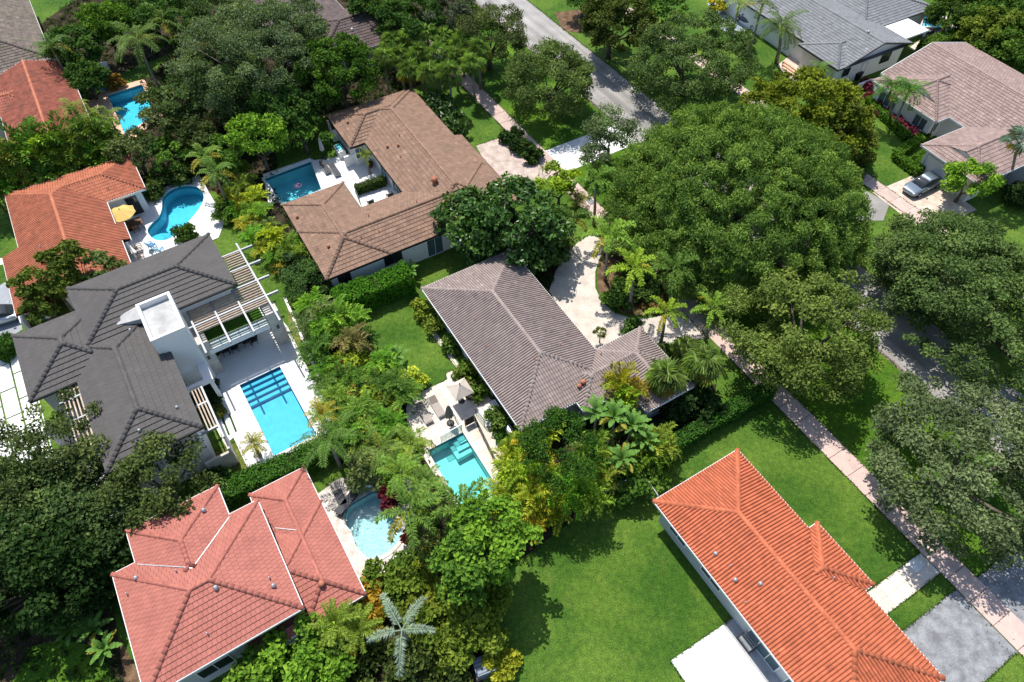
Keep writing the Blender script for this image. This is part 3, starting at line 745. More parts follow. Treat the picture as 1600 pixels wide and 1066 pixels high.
        h.wall = wall.build('wall', wmat, h.e); fas.build('fascia', fmat, h.e)
    def opening(h, side, c, a, b, z0, z1, name='window', glass=None, frame=None, bars=1):
        """window or door on the wall plane side ('u0','u1','v0','v1' facing) at coordinate c, from a to b along it (lot coordinates)"""
        ax = 0 if side[0] == 'u' else 1; out = -1 if side[1] == '0' else 1
        c -= (h.cu, h.cv)[ax]; a -= (h.cv, h.cu)[ax]; b -= (h.cv, h.cu)[ax]
        def bx(mb, e0, e1, zl, zh, d0, d1):
            x0, x1 = sorted((c+out*d0, c+out*d1)); mb.box(*((x0, x1, e0, e1) if ax == 0 else (e0, e1, x0, x1)), zl, zh)
        mb = MB(); t = .06
        bx(mb, a-t, a, z0-t, z1+t, .002, .06); bx(mb, b, b+t, z0-t, z1+t, .002, .06); bx(mb, a, b, z1, z1+t, .002, .06); bx(mb, a, b, z0-t, z0, .002, .075)
        for i in range(1, bars+1):
            x = a+(b-a)*i/(bars+1); bx(mb, x-.025, x+.025, z0, z1, .004, .05)
        w_ = mb.build(name, frame or M['white'], h.e); mb = MB(); bx(mb, a, b, z0, z1, .003, .02); mb.build('pane' if name != 'garage_door' else 'door_panel', glass or M['glass'], w_); return w_
    def vent(h, px, py, kind='pipe', mat=None, s=1.0):
        s *= .75
        z = 4.0
        for _ in range(6):
            u, v = h.L(px, py, z+.15); z2 = h.height(u, v)
            if z2 is None: return
            z = z2
        mb = MB()
        if kind == 'pipe': mb.lathe([(.0, .42*s), (.06*s, .42*s), (.06*s, -.1)], 8)
        elif kind == 'hood': mb.lathe([(0, .42*s), (.11*s, .40*s), (.2*s, .28*s), (.2*s, .22*s), (.11*s, .2*s), (.11*s, -.1)], 10); mb.lathe([(.14*s, .08), (.2*s, .03), (.2*s, -.1)], 8)
        elif kind == 'turbine': mb.lathe([(0, .75*s), (.22*s, .72*s), (.36*s, .55*s), (.36*s, .4*s), (.24*s, .3*s), (.24*s, -.15)], 14)
        o = mb.build('roof_vent', mat or M['galv'], h.e); o.location = (u, v, z)
    def part(h, name, mb, mat, **k): return mb.build(name, mat, h.e, **k)

# orange barrel-tile house, lower right
H10 = House('tiled_house', 'bright orange barrel-tiled house between two open lawns with a white terrace', 301,
    [R_(-12.3, 5.75, 19.0, 26.88), R_(-5.22, -.3, 22.2, 27.72, z=2.98)], 'barrel', M['r_orange'], M['stucco_g'], M['white'], course=.40, col=.229, cap=.15, amp=.10)
for q in ((1118,865,'hood'),(1149,906,'hood'),(1188,912,'hood'),(1141,884,'pipe'),(1164,941,'pipe'),(1303,903,'pipe')): H10.vent(*q)
for a, b in ((-10.6, -9.0), (-7.2, -5.4)): H10.opening('v0', 19.6, a, b, 1.0, 2.1)
H10.opening('v0', 19.6, -2.4, .2, .1, 2.2, 'sliding_door', M['glass_b'], bars=2); H10.opening('v0', 19.6, 1.0, 3.0, .1, 2.2, 'sliding_door', M['glass_b'], bars=1)
# mauve-grey barrel-tile house in the middle
H1 = House('tiled_house', 'mauve-grey barrel-tiled house in the middle between turquoise pool and curved drive', 301,
    [R_(-38.75, -21.92, 13.95, 23.2), R_(-25.28, -20.86, 19.0, 27.8, z=2.99), R_(-25.26, -18.34, 23.14, 27.83, z=2.98)], 'barrel', M['r_mauve'], M['stucco_g'], M['white'], course=.40, col=.225, cap=.13, amp=.10)
for q in ((742,499,'pipe'),(876,539,'pipe'),(760,541,'pipe'),(939,553,'pipe'),(835,560,'pipe')): H1.vent(*q, mat=M['terracotta'])
H1.vent(911, 598, 'turbine', M['terracotta'], .8); H1.vent(905, 604, 'hood', M['terracotta'], 1.3)
for a, b in ((-34.5, -32.5), (-29.8, -28.6)): H1.opening('v0', 14.55, a, b, .9, 2.2)
H1.opening('v0', 14.55, -27.2, -24.6, .1, 2.3, 'sliding_door', M['glass'], M['dark'], 2)
H1.opening('v1', 22.6, -33, -31, .9, 2.2); H1.opening('v1', 22.6, -29, -27.8, .05, 2.2, 'entry_door', M['brownwood'], bars=0)
H1.opening('u1', -18.94, 24.4, 26.4, .9, 2.1)
# brown flat-tile U-shaped house
H2 = House('tiled_house', 'brown flat-tiled U-shaped house around a white courtyard, terrace and blue pool', 301,
    [R_(-67.3, -44.0, 18.05, 26.85), R_(-55.7, -44.0, 7.1, 13.55), R_(-51.25, -44.0, 7.1, 27.0), R_(-67.32, -60.57, 16.35, 26.0), R_(-56.85, -44.0, 22.5, 27.75, z=2.735, none='u0 u1 v0')],
    'flat', M['r_brown'], M['stucco'], M['r_brown'], course=.42, col=.36, cap=.15)
for q in ((543,191,'hood'),(605,229,'hood'),(622,227,'hood'),(625,244,'pipe'),(624,211,'pipe'),(513,385,'hood'),(464,339,'hood'),(651,315,'pipe'),(576,337,'pipe'),(564,369,'pipe'),(592,361,'pipe'),(530,399,'pipe')): H2.vent(*q, mat=M['terracotta'])
H2.vent(679, 284, 'turbine', M['terracotta'], 1.25)
H2.opening('u1', -44.6, 8.3, 9.4, 1.2, 2.2, frame=M['dark']); H2.opening('u1', -44.6, 12.9, 14.6, 1.2, 2.2, frame=M['dark']); H2.opening('u1', -44.6, 17.3, 18.9, .1, 2.2, 'sliding_door', M['glass_b'], M['white'], 1)
H2.opening('v0', 18.65, -58.5, -57.0, .1, 2.3, 'sliding_door', M['glass_b'], M['white']); H2.opening('v0', 18.65, -55.5, -53.0, .1, 2.3, 'sliding_door', M['glass_b'], M['white'], 2)
H2.opening('u1', -61.17, 17.0, 17.9, 1.0, 2.2, glass=M['glass_b'])
# charcoal modern house
H3 = House('modern_house', 'two-storey white modern house with charcoal hip roofs and slatted pergolas', 303,
    [R_(-51.2, -44.1, -10.1, 1.6, z=6.3), R_(-45.6, -32.65, -11.58, -5.0, z=5.8), R_(-48.9, -41.6, -14.9, -8.2, z=5.79)], 'flat', M['r_dark'], M['stucco'], M['dark'], course=.46, col=.40, cap=.15, butt=.06, tv=.025, gap=.012)
for q in ((205,432),(110,501),(203,515),(276,636),(217,672)): H3.vent(*q, 'hood', M['galv'], .8)
h = H3; cu, cv = h.cu, h.cv
mb = MB()                                   # parapet tower with a flat roof
u0, u1, v0, v1 = -44.9-cu, -40.6-cu, -5.75-cv, -3.15-cv
for bx in ((u0, u1, v0, v0+.22), (u0, u1, v1-.22, v1), (u0, u0+.22, v0+.22, v1-.22), (u1-.22, u1, v0+.22, v1-.22)): mb.box(*bx, 6.9, 7.65)
mb.box(u0, u1, v0, v1, -.1, 6.898); h.part('tower', mb, M['stucco'])
mb = MB(); mb.box(u0+.221, u1-.221, v0+.221, v1-.221, 6.9, 7.15); h.part('flat_roof', mb, M['membrane'])
mb = MB(); a, b, c, d = (Vector((*h.L(*q), q[2])) for q in ((149,516,6.25), (214,478,7.0), (226,497,6.9), (212,501,6.75)))
mb.add([a, d, c, b, *(x-Vector((0, 0, .5)) for x in (a, d, c, b))], [[0, 1, 2, 3], [0, 4, 5, 1], [1, 5, 6, 2], [2, 6, 7, 3], [3, 7, 4, 0]]); h.part('roof_cricket', mb, M['membrane'])
def hb(u0, u1, v0, v1): return (u0-cu, u1-cu, v0-cv, v1-cv)
mb = MB()                                   # white canopy frame with two open wells along the deck
for bx in (hb(-44.0, -38.6, -3.9, -3.2), hb(-44.0, -43.15, -5.6, -3.9), hb(-41.4, -40.7, -5.6, -3.9), hb(-38.95, -38.6, -5.6, -3.9)): mb.box(*bx, 2.85, 3.2)
for u_ in (-43.4, -38.9): mb.box(*hb(u_, u_+.3, -3.6, -3.3), 0, 2.85)
h.part('canopy_frame', mb, M['stucco'])
h.opening('v1', -5.6, -43.0, -41.5, 3.3, 5.3, frame=M['dark']); h.opening('v1', -5.6, -40.5, -38.8, 3.3, 5.3, frame=M['dark']); h.opening('v1', -5.6, -42.8, -39, .1, 2.6, 'sliding_door', frame=M['dark'], bars=3)
h.opening('v1', -5.6, -37.0, -35.0, 3.6, 5.0, frame=M['dark'])
h.opening('u1', -33.25, -8.0, -6.9, 2.6, 3.2, frame=M['dark'], bars=0); h.opening('u1', -33.25, -10.6, -9.6, 2.6, 3.2, frame=M['dark'], bars=0)
mb = MB()                                   # balcony: floor slab, pillars, turf, rail
mb.box(*hb(-45.0, -41.45, -2.6, 2.5), 2.7, 3.2); h.part('balcony_slab', mb, M['stucco'])
mb = MB(); mb.box(*hb(-49.5, -45.004, 1.2, 3.4), 2.7, 3.19); h.part('side_balcony_slab', mb, M['stucco'])
mb = MB(); mb.box(*hb(-44.9, -42.3, -2.5, 2.4), 3.204, 3.24); mb.box(*hb(-49.4, -45.0, 1.3, 3.3), 3.2, 3.235); h.part('balcony_turf', mb, M['turf'])
for v0_ in (2.55, -3.45):
    mb = MB(); mb.box(*hb(-42.6, -41.5, v0_, v0_+1.1), 0, 4.3); h.part('stone_pillar', mb, M['stone'])
    mb = MB(); mb.box(*hb(-41.498, -41.40, v0_+.45, v0_+.65), 2.3, 2.65); h.part('wall_lamp', mb, M['dark'])
mb = MB()
for v_ in np.linspace(-2.3, 2.5, 7): mb.box(*hb(-41.56, -41.52, v_-.02, v_+.02), 3.2, 4.1)
mb.box(*hb(-41.58, -41.5, -2.35, 2.55), 4.1, 4.15); mb.box(*hb(-41.56, -41.52, -2.35, 2.55), 3.62, 3.66)
rail = h.part('balcony_rail', mb, M['dark']); mb = MB(); mb.box(*hb(-41.55, -41.53, -2.3, 2.5), 3.25, 4.1); mb.build('glass_panel', glass_mat('clear_glass', (.85, .92, .92), .12), rail)
def pergola(h, zb, vmem, umem, slats, mat_b, mat_s, group_slats):
    cu, cv = h.cu, h.cv
    for u_, a, b in vmem: mb = MB(); mb.box(u_-.07-cu, u_+.07-cu, a-cv, b-cv, zb-.12, zb+.10); h.part('pergola_beam', mb, mat_b)
    for v_, a, b in umem: mb = MB(); mb.box(a-cu, b-cu, v_-.07-cv, v_+.07-cv, zb-.10, zb+.12); h.part('pergola_beam', mb, mat_b)
    for ax, c, a, b in slats:
        mb = MB(); mb.box(*((c-.035-cu, c+.035-cu, a-cv, b-cv) if ax == 'v' else (a-cu, b-cu, c-.05-cv, c+.05-cv)), zb-.09, zb+.085); h.part('pergola_slat', mb, mat_s)
sl = []
for u_ in np.arange(-43.9, -42.25, .30): sl.append(('v', u_, -2.63, 3.18))
for u_ in (-41.85, -41.6, -41.35): sl.append(('v', u_, -2.63, 3.18))
for k in range(2):
    for u_ in np.arange((-48.15, -46.05)[k], (-46.4, -44.3)[k], .30): sl.append(('v', u_, 1.75, 3.18))
K_ = 1.018; sl = [(a, b*K_, c*K_, d*K_) for a, b, c, d in sl]
pergola(H3, 5.0, [tuple(x*K_ for x in t) for t in [(-48.35, 1.62, 4.35), (-46.24, 1.62, 4.35), (-44.15, -3.2, 4.3), (-42.1, -3.2, 4.3)]], [tuple(x*K_ for x in t) for t in [(-2.7, -44.2, -38.95), (-.8, -44.2, -38.95), (1.12, -44.2, -38.95), (3.25, -49.3, -38.95)]], sl, M['steel'], M['wood'], 0)
mb = MB()
for v_ in (-2.7, 3.25): mb.box(*hb(-42.2, -42.05, v_-.07, v_+.07), 4.3, 4.9)
mb.box(*hb(-48.42, -48.28, 3.2, 3.34), 3.2, 4.9); h.part('pergola_post', mb, M['steel'])
sl = [('u', v_, a, b) for v_ in np.arange(-12.85, -11.6, .27) for a, b in ((-42.3, -40.65), (-40.45, -38.6), (-38.4, -35.6))]
pergola(H3, 5.45, [(-42.5, -13.2, -11.62), (-40.55, -13.2, -11.62), (-38.5, -13.2, -11.62), (-35.6, -13.2, -11.62)], [], sl, M['steel'], M['wood'], 0)
sl = [('u', v_, a, b) for v_ in np.arange(-5.0, -4.4, .25) for a, b in ((-39.45, -36.85), (-36.75, -34.2))]
pergola(H3, 3.1, [(-36.8, -5.55, -4.2), (-34.2, -5.55, -4.2)], [(-4.25, -38.5, -33.0)], sl, M['steel'], M['wood'], 0)
mb = MB(); mb.box(*hb(-34.8, -32.4, -4.45, -4.25), 0, 2.4); mb.box(*hb(-32.6, -32.4, -6.3, -4.45), 0, 1.9); h.part('screen_wall', mb, M['stone'])
mb = MB(); mb.box(*hb(-41.5, -41.3, -15.6, -12.3), 0, 2.9); mb.box(*hb(-41.3, -36.5, -12.5, -12.3), 0, 2.4); h.part('porch_wall', mb, M['stucco'])
# orange tile house with the kidney pool
H4 = House('tiled_house', 'orange barrel-tiled house beside the kidney-shaped pool and yellow umbrella', 302,
    [R_(-71.5, -55.1, -14.76, -6.4), R_(-71.52, -65.1, -14.0, -2.66, z=2.99), R_(-62.75, -54.6, -16.4, -12.2, z=2.515, none='u0 v1 u1'), R_(-61.4, -58.7, -9.0, -5.67, z=2.785, none='u0 u1 v0')], 'barrel', M['r_orange2'], M['stucco'], M['white'], course=.38, col=.24, cap=.13)
H4.opening('u1', -65.7, -4.9, -3.9, .1, 2.2, 'sliding_door', M['glass'], M['dark'], 0); H4.opening('v1', -7.0, -64.4, -62.2, .1, 2.2, 'sliding_door', M['glass_b'], M['white'], 1)
H4.vent(63, 385, 'pipe'); H4.vent(168, 300, 'pipe')
# weathered red roof beside the salmon deck
H5 = House('tiled_house', 'weathered red tiled roof beside the salmon paved pool at far left', 302,
    [R_(-94.4, -75.9, -13.2, -4.93, gable='u0 u1', oh=.45), R_(-91.5, -86.0, -18.5, -9.0, z=3.0)], 'barrel', M['r_red'], M['stucco_c'], M['white'], course=.38, col=.24, cap=.13, cap_mat=M['r_orange2'])
H5.opening('v1', -5.53, -91, -88.5, .1, 2.2, 'sliding_door', M['glass_b'], M['white'], 1)
H6 = House('old_house', 'old grey-brown roof streaked with moss in the upper left corner', 302, [R_(-116, -95.9, -16.2, -6.2)], 'flat', M['r_old'], M['stucco_c'], M['stucco_c'], course=.45, col=.36, cap=.14)
H7 = House('old_house', 'old dark mauve roof half hidden by trees at the top of the block', 302, [R_(-102, -79.0, 18.3, 28.8), R_(-88.0, -77.6, 21.0, 35.0, z=2.99)], 'flat', M['r_old2'], M['stucco_c'], M['stucco_c'], course=.45, col=.36, cap=.14)
H7.vent(486, 48, 'hood', M['white']); H7.vent(550, 46, 'hood', M['white'])
H8 = House('gabled_house', 'grey tiled gabled house with white walls and a flat white patio roof', 299,
    [R_(-70.0, -46.9, 71.6, 83.3, gable='u1', p=.27), R_(-53.64, -47.0, 70.6, 78.0, z=2.98, p=.27), R_(-68.0, -51.7, 80.0, 93.0, z=3.01, p=.25)], 'flat', M['r_grey'], M['stucco'], M['dark'], course=.42, col=.36, cap=.13, cap_mat=M['r_grey'])
H8.opening('u1', -47.5, 72.5, 73.6, 1.3, 2.2, frame=M['dark'], bars=1); H8.opening('u1', -47.5, 79.0, 80.6, 1.2, 2.3, frame=M['dark'], bars=1); H8.opening('u1', -47.5, 75.8, 76.6, .05, 2.1, 'side_door', M['white'], M['stucco_g'], 0)
H8.vent(1357, 50, 'hood')
mb = MB(); mb.box(-52.5-H8.cu, -48.2-H8.cu, 83.32-H8.cv, 87.7-H8.cv, 2.75, 2.95); H8.part('patio_roof', mb, M['white'])
for u_ in (-52.3, -48.4): mb = MB(); mb.box(u_-.07-H8.cu, u_+.07-H8.cu, 87.4-H8.cv, 87.54-H8.cv, 0, 2.75); H8.part('patio_post', mb, M['white'])
for k in range(3): mb = MB(); mb.box(-54.6+.35*k-H8.cu, -50.6+.0*k-H8.cu, 69.9-H8.cv-.35*k, 70.25-H8.cv-.35*k, 0, .48-.15*k); H8.part('entry_step', mb, M['salmon'])
H9 = House('gabled_house', 'rose-brown tiled house with two white gablets and clipped hedges', 298,
    [R_(-45.3, -12.0, 73.8, 88.4, gable='u0', p=.26), R_(-44.76, -35.4, 71.8, 81.0, z=2.99, p=.26), R_(-44.74, -35.42, 73.7, 81.0, z=2.992, p=.26, gable='v0', none='v1', oh=.1), R_(-33.3, -25.9, 67.1, 80.0, z=2.985, p=.26), R_(-33.28, -25.92, 68.8, 80.0, z=2.987, p=.26, gable='v0', none='v1', oh=.1)], 'flat', M['r_rose'], M['stucco'], M['white'], course=.42, col=.36, cap=.13)
H9.opening('v0', 72.4, -38.2, -36.6, .9, 2.2, glass=M['glass_b']); H9.opening('v0', 72.4, -43.4, -41.0, .9, 2.2, glass=M['glass_b'], bars=2)
H9.opening('v0', 67.7, -32.3, -27.6, .05, 2.25, 'garage_door', M['white'], M['stucco_g'], 0); H9.opening('u1', -36.0, 72.8, 73.6, .9, 2.2)
# pink-red flat tile house, lower left
H11 = House('tiled_house', 'pink-red flat-tiled house with white trim beside the glittering free-form pool', 302,
    [R_(-26.03, -17.58, -13.85, -4.28, z=4.3), R_(-28.55, -20.5, -12.42, -6.27, z=4.29), R_(-27.74, -16.95, -4.79, -.66, z=2.6), R_(-24.6, -16.95, -8.3, -.665, z=2.598)], 'flat', M['r_pink'], M['stucco_g'], M['white'], course=.36, col=.30, cap=.13, tv=.03)
for q in ((318,797,'hood'),(337,918,'hood'),(324,990,'pipe'),(427,915,'hood'),(505,912,'pipe'),(421,903,'pipe'),(212,903,'hood'),(198,928,'pipe'),(275,892,'pipe')): H11.vent(*q)
H11.vent(503, 913, 'turbine', M['terracotta'], .8)
H11.opening('u1', -17.55, -3.4, -1.9, 1.0, 2.0, frame=M['white']); H11.opening('u1', -18.18, -11.5, -9.5, 1.0, 2.4)
mb = MB()
for a, b in (((212,880), (306,893)), ((306,893), (357,806)), ((421,820), (464,828))):
    A, B = (H11.L(*q, 4.6 if a[0] < 400 else 3.3) for q in (a, b)); zs = [H11.height(*t) or 4.3 for t in (A, B)]; A, B = Vector((*A, zs[0]+.05)), Vector((*B, zs[1]+.05))
    for k in range(8):
        p, q = A+(B-A)*k/8, A+(B-A)*(k+1)/8; p.z = (H11.height(p.x, p.y) or p.z)+.055; q.z = (H11.height(q.x, q.y) or q.z)+.055; mb.beam(p, q, .05, .025)
H11.part('valley_flashing', mb, M['galv'], kind='stuff')
mb = MB(); u0, u1, v0, v1 = -17.3-H11.cu, -13.0-H11.cu, -17.5-H11.cv, -13.95-H11.cv
mb.add([(u0, v0, 2.4), (u1, v0, 2.4), (u1, v1, 2.4), (u0, v1, 2.4), ((u0+u1)/2, (v0+v1)/2, 3.1)], [[0, 1, 4], [1, 2, 4], [2, 3, 4], [3, 0, 4], [3, 2, 1, 0]]); h11p = H11.part('porch_roof', mb, M['r_pink'])
a_ = h11p.data.attributes.new('tint', 'FLOAT', 'FACE'); a_.data.foreach_set('value', np.ones(len(h11p.data.polygons), np.float32))

# ------------------------------------------------------------------ vegetation
def unit(a): return a/np.maximum(1e-6, np.linalg.norm(a, axis=-1, keepdims=True))
def leaf_quads(C, T, Nn, L, W, rng, fold=.18):
    """one four-cornered leaf at each place C, along T, facing Nn"""
    T = unit(T); B = unit(np.cross(Nn, T)); Nn = np.cross(T, B); L = np.asarray(L)[:, None]; W = np.asarray(W)[:, None]
    a = C-T*L*.5; t = C+T*L*.5-Nn*L*.10; l = C+B*W*.5+Nn*W*fold-T*L*.05; r = C-B*W*.5+Nn*W*fold-T*L*.05
    return np.stack([a, r, t, l], 1).reshape(-1, 3)
def lobes(rng, n=9, amp=.28):
    D = unit(rng.normal(size=(n, 3))); A = rng.uniform(-amp, amp, n)
    return lambda d: 1+sum(A[i]*np.exp(-((1-d@D[i])/.22)) for i in range(n))
def crown_mesh(name, R, rz, seed, nclump, per, rc, L, W, droop=0.0, upb=.5, tv=.22, zmin=-.35, flat=.75, hollow=.55, amp=.28, holes=.22):
    rng = np.random.default_rng(seed); lb = lobes(rng, 10, amp)
    i = np.arange(nclump)+.5; z = 1-(1-zmin)*i/nclump; ph = i*2.39996+rng.uniform(0, .9, nclump); s = np.sqrt(np.maximum(0, 1-z*z))
    d = np.stack([s*np.cos(ph), s*np.sin(ph), z], -1)+rng.normal(0, .10, (nclump, 3)); d = unit(d)
    rad = lb(d)*np.where(rng.random(nclump) < holes, rng.uniform(hollow-.15, .85, nclump), rng.uniform(.84, 1.06, nclump))
    cc = d*rad[:, None]*np.array([R, R, rz]); cs = rc*rng.uniform(.65, 1.35, nclump)
    k = (per*(cs/rc)**2).astype(int); idx = np.repeat(np.arange(nclump), k); n = len(idx)
    o = unit(rng.normal(size=(n, 3))); o[:, 2] = np.where(o[:, 2] < -.3, -o[:, 2]*.6, o[:, 2]); r = rng.random(n)**.45
    p = cc[idx]+o*r[:, None]*cs[idx][:, None]*np.array([1, 1, flat])
    p[:, 2] -= droop*rng.random(n)*cs[idx]*.8
    nrm = unit(o*.7+d[idx]*.4+np.array([0, 0, upb])+rng.normal(0, .45, (n, 3)))
    tan = rng.normal(size=(n, 3))*(1-droop*.6)+(o*.6+np.array([0, 0, -1.1]))*droop
    V = leaf_quads(p, tan, nrm, L*rng.uniform(.7, 1.3, n), W*rng.uniform(.7, 1.3, n), rng)
    ct = rng.normal(1, tv*.7, nclump).clip(.5, 1.6); ti = (ct[idx]*rng.normal(1, tv, n)).clip(.45, 1.8)
    me = np_mesh(name, V, np.arange(4*n), np.full(n, 4), ti); return me, cc
def trunk_mb(h, r, cc, rng, limbs=7):
    mb = MB(); f = .42*h; mb.tube([(0, 0, -.15), (r*.2, 0, f*.5), (0, r*.2, f)], [r*1.25, r, r*.85], 8)
    for i in rng.choice(len(cc), min(limbs, len(cc)), replace=False):
        e = Vector(cc[i])*.86; e.z += 0; mid = Vector((0, 0, f))*.45+e*.55; mid.z -= .06*h; mb.tube([(0, 0, f*.9), mid, e], [r*.55, r*.32, r*.09], 5)
    return mb
KIND = {   # clumps per m2, leaves per clump, clump radius, leaf length, width, droop, up bias, tint spread
    'oak':   dict(den=.50, per=150, rc=.95, L=.28, W=.16, droop=.05, upb=.95, tv=.26, amp=.34, mat='leaf', bark='bark'),
    'dense': dict(den=.60, per=120, rc=.85, L=.36, W=.24, droop=.05, upb=.95, tv=.22, amp=.22, mat='leaf', bark='bark'),
    'ficus': dict(den=1.45, per=150, rc=.74, L=.31, W=.105, droop=.7, upb=.8, tv=.26, amp=.06, mat='leaf', bark='bark'),
    'gloss': dict(den=.55, per=62, rc=.95, L=.50, W=.34, droop=.05, upb=.95, tv=.26, amp=.22, mat='leaf_gloss', bark='bark'),
    'loose': dict(den=.42, per=95, rc=.85, L=.40, W=.22, droop=.15, upb=.85, tv=.28, amp=.4, mat='leaf', bark='bark'),
    'fine':  dict(den=.70, per=170, rc=.7, L=.20, W=.12, droop=.05, upb=.8, tv=.2, amp=.15, mat='leaf', bark='bark'),
}
ROWN = ['first', 'second', 'third', 'fourth', 'fifth', 'sixth', 'seventh', 'eighth', 'ninth', 'tenth', 'eleventh', 'twelfth', 'thirteenth', 'fourteenth', 'fifteenth', 'sixteenth']
SEED = [11]
def lc(c, k=1.9): return tuple(min(.6, x*k) for x in c)
def tree(px, py, R, hgt, kind, color, label, rz=None, name=None, cat='tree', group=None, zmin=None, q=1.0):
    SEED[0] += 1; K = KIND[kind]; f_ = {'oak': 1.0, 'ficus': .98}.get(kind, .94) if R > 2 else 1.0; R *= f_; rz = rz*f_ if rz else R*.62; zc = hgt-rz; w_ = P(px, py, zc+rz*.25)
    e = empty(name or {'oak': 'oak_tree', 'ficus': 'ficus_tree', 'gloss': 'broadleaf_tree', 'dense': 'leafy_tree', 'loose': 'leafy_tree', 'fine': 'leafy_tree'}[kind], (w_.x, w_.y, 0), random.Random(SEED[0]).uniform(0, 6), label, cat, group)
    area = 2*math.pi*R*(R+rz)*.75; nc = max(8, int(K['den']*area*q))
    me, cc = crown_mesh('crown', R, rz, SEED[0], nc, K['per'], K['rc']*(1 if R > 2.5 else .55+.18*R), K['L'], K['W'], K['droop'], K['upb'], K['tv'], zmin if zmin is not None else (-.7 if kind != 'ficus' else -.2), amp=K['amp'], holes=.14 if kind == 'ficus' else .22)
    c = obj('crown', me, M[K['mat']], e, loc=(0, 0, zc), color=lc((color[0]*.62, color[1]*.72, color[2]) if color[0] > .15 and color[1] > .15 else color))
    rng = np.random.default_rng(SEED[0]); cc = cc+np.array([0, 0, zc])
    trunk_mb(max(.6, zc), .055*R+.06, cc, rng, 8 if R > 3 else 4).build('trunk', M[K['bark']], e); return e
def shrub(px, py, R, hgt, color, label, kind='dense', name='shrub', group=None, rz=None):
    return tree(px, py, R, hgt, kind, color, label, rz or hgt*.55, name, 'shrub', group, -.6)
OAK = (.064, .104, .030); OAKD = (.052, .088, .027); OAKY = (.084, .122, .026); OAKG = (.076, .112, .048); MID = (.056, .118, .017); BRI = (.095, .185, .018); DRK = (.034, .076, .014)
FIC = (.088, .150, .030); YEL = (.105, .135, .012); OLV = (.085, .100, .016)

tree(1152,304,12.1,11.2,'ficus',FIC,'huge domed ficus with drooping bright green clumps beside the sidewalk', rz=8.6, zmin=-.25)
tree(1262,175,6.6,8.5,'dense',YEL,'olive yellow-green tree behind the huge domed ficus', rz=5.2)
tree(1322,212,3.2,6.5,'dense',(.080,.100,.014),'darker olive tree between huge ficus and the front lawn with hedges', rz=4.4)
oakg = None
tree(1500,402,7.2,9.2,'oak',OAK,'sprawling dark live oak hiding the nose of the parked blue-grey car')
tree(1585,480,6.2,8.5,'oak',OAK,'dark live oak at the right edge above the shaded street')
tree(1440,445,3.0,5.5,'oak',OAKG,'low live oak over the shaded street beside the huge ficus')
tree(1278,512,5.5,8.5,'oak',OAKY,'olive live oak on the verge shading the sidewalk below the domed ficus')
tree(1215,545,2.6,5.5,'oak',OAKY,'small olive oak leaning over the sidewalk near the clipped hedge end')
tree(1525,718,6.4,8.5,'oak',(.082,.112,.048),'grey-green live oak nearest the grey asphalt driveway')
tree(862,112,5.2,7.4,'oak',(.070,.108,.028),'round live oak on the verge above the white street apron', q=1.3)
tree(1080,82,6.6,8.5,'oak',OAK,'wide live oak on the far verge above the domed ficus')
tree(955,200,2.5,5.5,'oak',OAKG,'small grey-green oak over the white street apron')
tree(925,237,1.3,4.0,'oak',OAKG,'sapling with sparse grey leaves at the edge of the white apron')
tree(958,26,4.7,7.5,'dense',(.045,.062,.012),'dark tree beside the dirt patch on the far verge')
tree(912,-14,2.6,5.0,'dense',MID,'mid green tree at the top edge beside the street')
tree(764,42,4.2,7.5,'oak',(.058,.078,.024),'live oak beside the top end of the pink sidewalk')
tree(712,18,3.2,7.5,'loose',(.06,.075,.045),'silvery tree behind the fan palm grove')
tree(640,25,4.2,7.5,'dense',DRK,'very dark tree between mauve roof and fan palm grove')
tree(590,-5,4.5,7.5,'dense',DRK,'very dark tree at the top edge above the mauve roof')
tree(526,98,4.5,8.5,'dense',(.038,.085,.010),'round deep green tree beside the fan palm grove')
tree(395,70,7.4,11.0,'oak',OAKG,'tall grey-green live oak covering the left end of the mauve roof')
tree(440,28,4.6,9.5,'oak',OAKG,'grey oak crown against the mauve roof ridge')
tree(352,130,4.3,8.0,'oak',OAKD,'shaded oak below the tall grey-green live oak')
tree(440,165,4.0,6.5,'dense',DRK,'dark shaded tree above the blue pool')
tree(470,200,2.6,4.5,'loose',MID,'loose shrub-like tree beside the corner of the brown roof')
tree(396,200,3.0,7.0,'loose',BRI,'bright green tree with loose leaves above the blue pool corner')
tree(262,165,3.3,6.0,'loose',(.06,.085,.028),'speckled grey-green tree overhanging the salmon pool')
tree(205,228,2.4,5.0,'loose',(.055,.082,.026),'speckled tree between the salmon pool and orange roof')
tree(292,150,3.4,6.5,'loose',OAKD,'dark speckled tree beside the salmon pool, toward the tall oak')
tree(255,235,2.2,3.8,'loose',MID,'leafy tree just above the kidney pool deck')
tree(305,205,2.6,4.8,'loose',(.05,.075,.02),'mixed green tree between salmon pool and kidney pool deck')
tree(352,238,2.2,4.6,'dense',MID,'dense small tree right of the kidney pool deck corner')
tree(158,28,3.2,7.0,'dense',(.055,.115,.012),'bright leafy tree near the mossy roof corner')
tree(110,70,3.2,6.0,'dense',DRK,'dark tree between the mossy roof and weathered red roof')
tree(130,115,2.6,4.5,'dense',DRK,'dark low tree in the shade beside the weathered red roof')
tree(270,25,4.0,7.5,'dense',DRK,'dark tree mass behind the long-leaved coconut palm')
tree(215,10,3.0,6.0,'dense',(.03,.065,.012),'dark green tree at the top edge near the power lines')
tree(330,15,3.4,8.0,'oak',OAKD,'dark oak beside the leaning utility pole')
tree(810,352,5.2,7.5,'gloss',(.032,.075,.012),'large glossy dark-leaved tree between the brown roof and mauve roof', rz=4.6)
tree(735,335,3.2,6.5,'gloss',(.034,.080,.012),'left crown of glossy leaves against the brown roof')
tree(875,282,1.9,4.5,'loose',(.14,.215,.016),'yellow-green small tree beside the blush driveway')
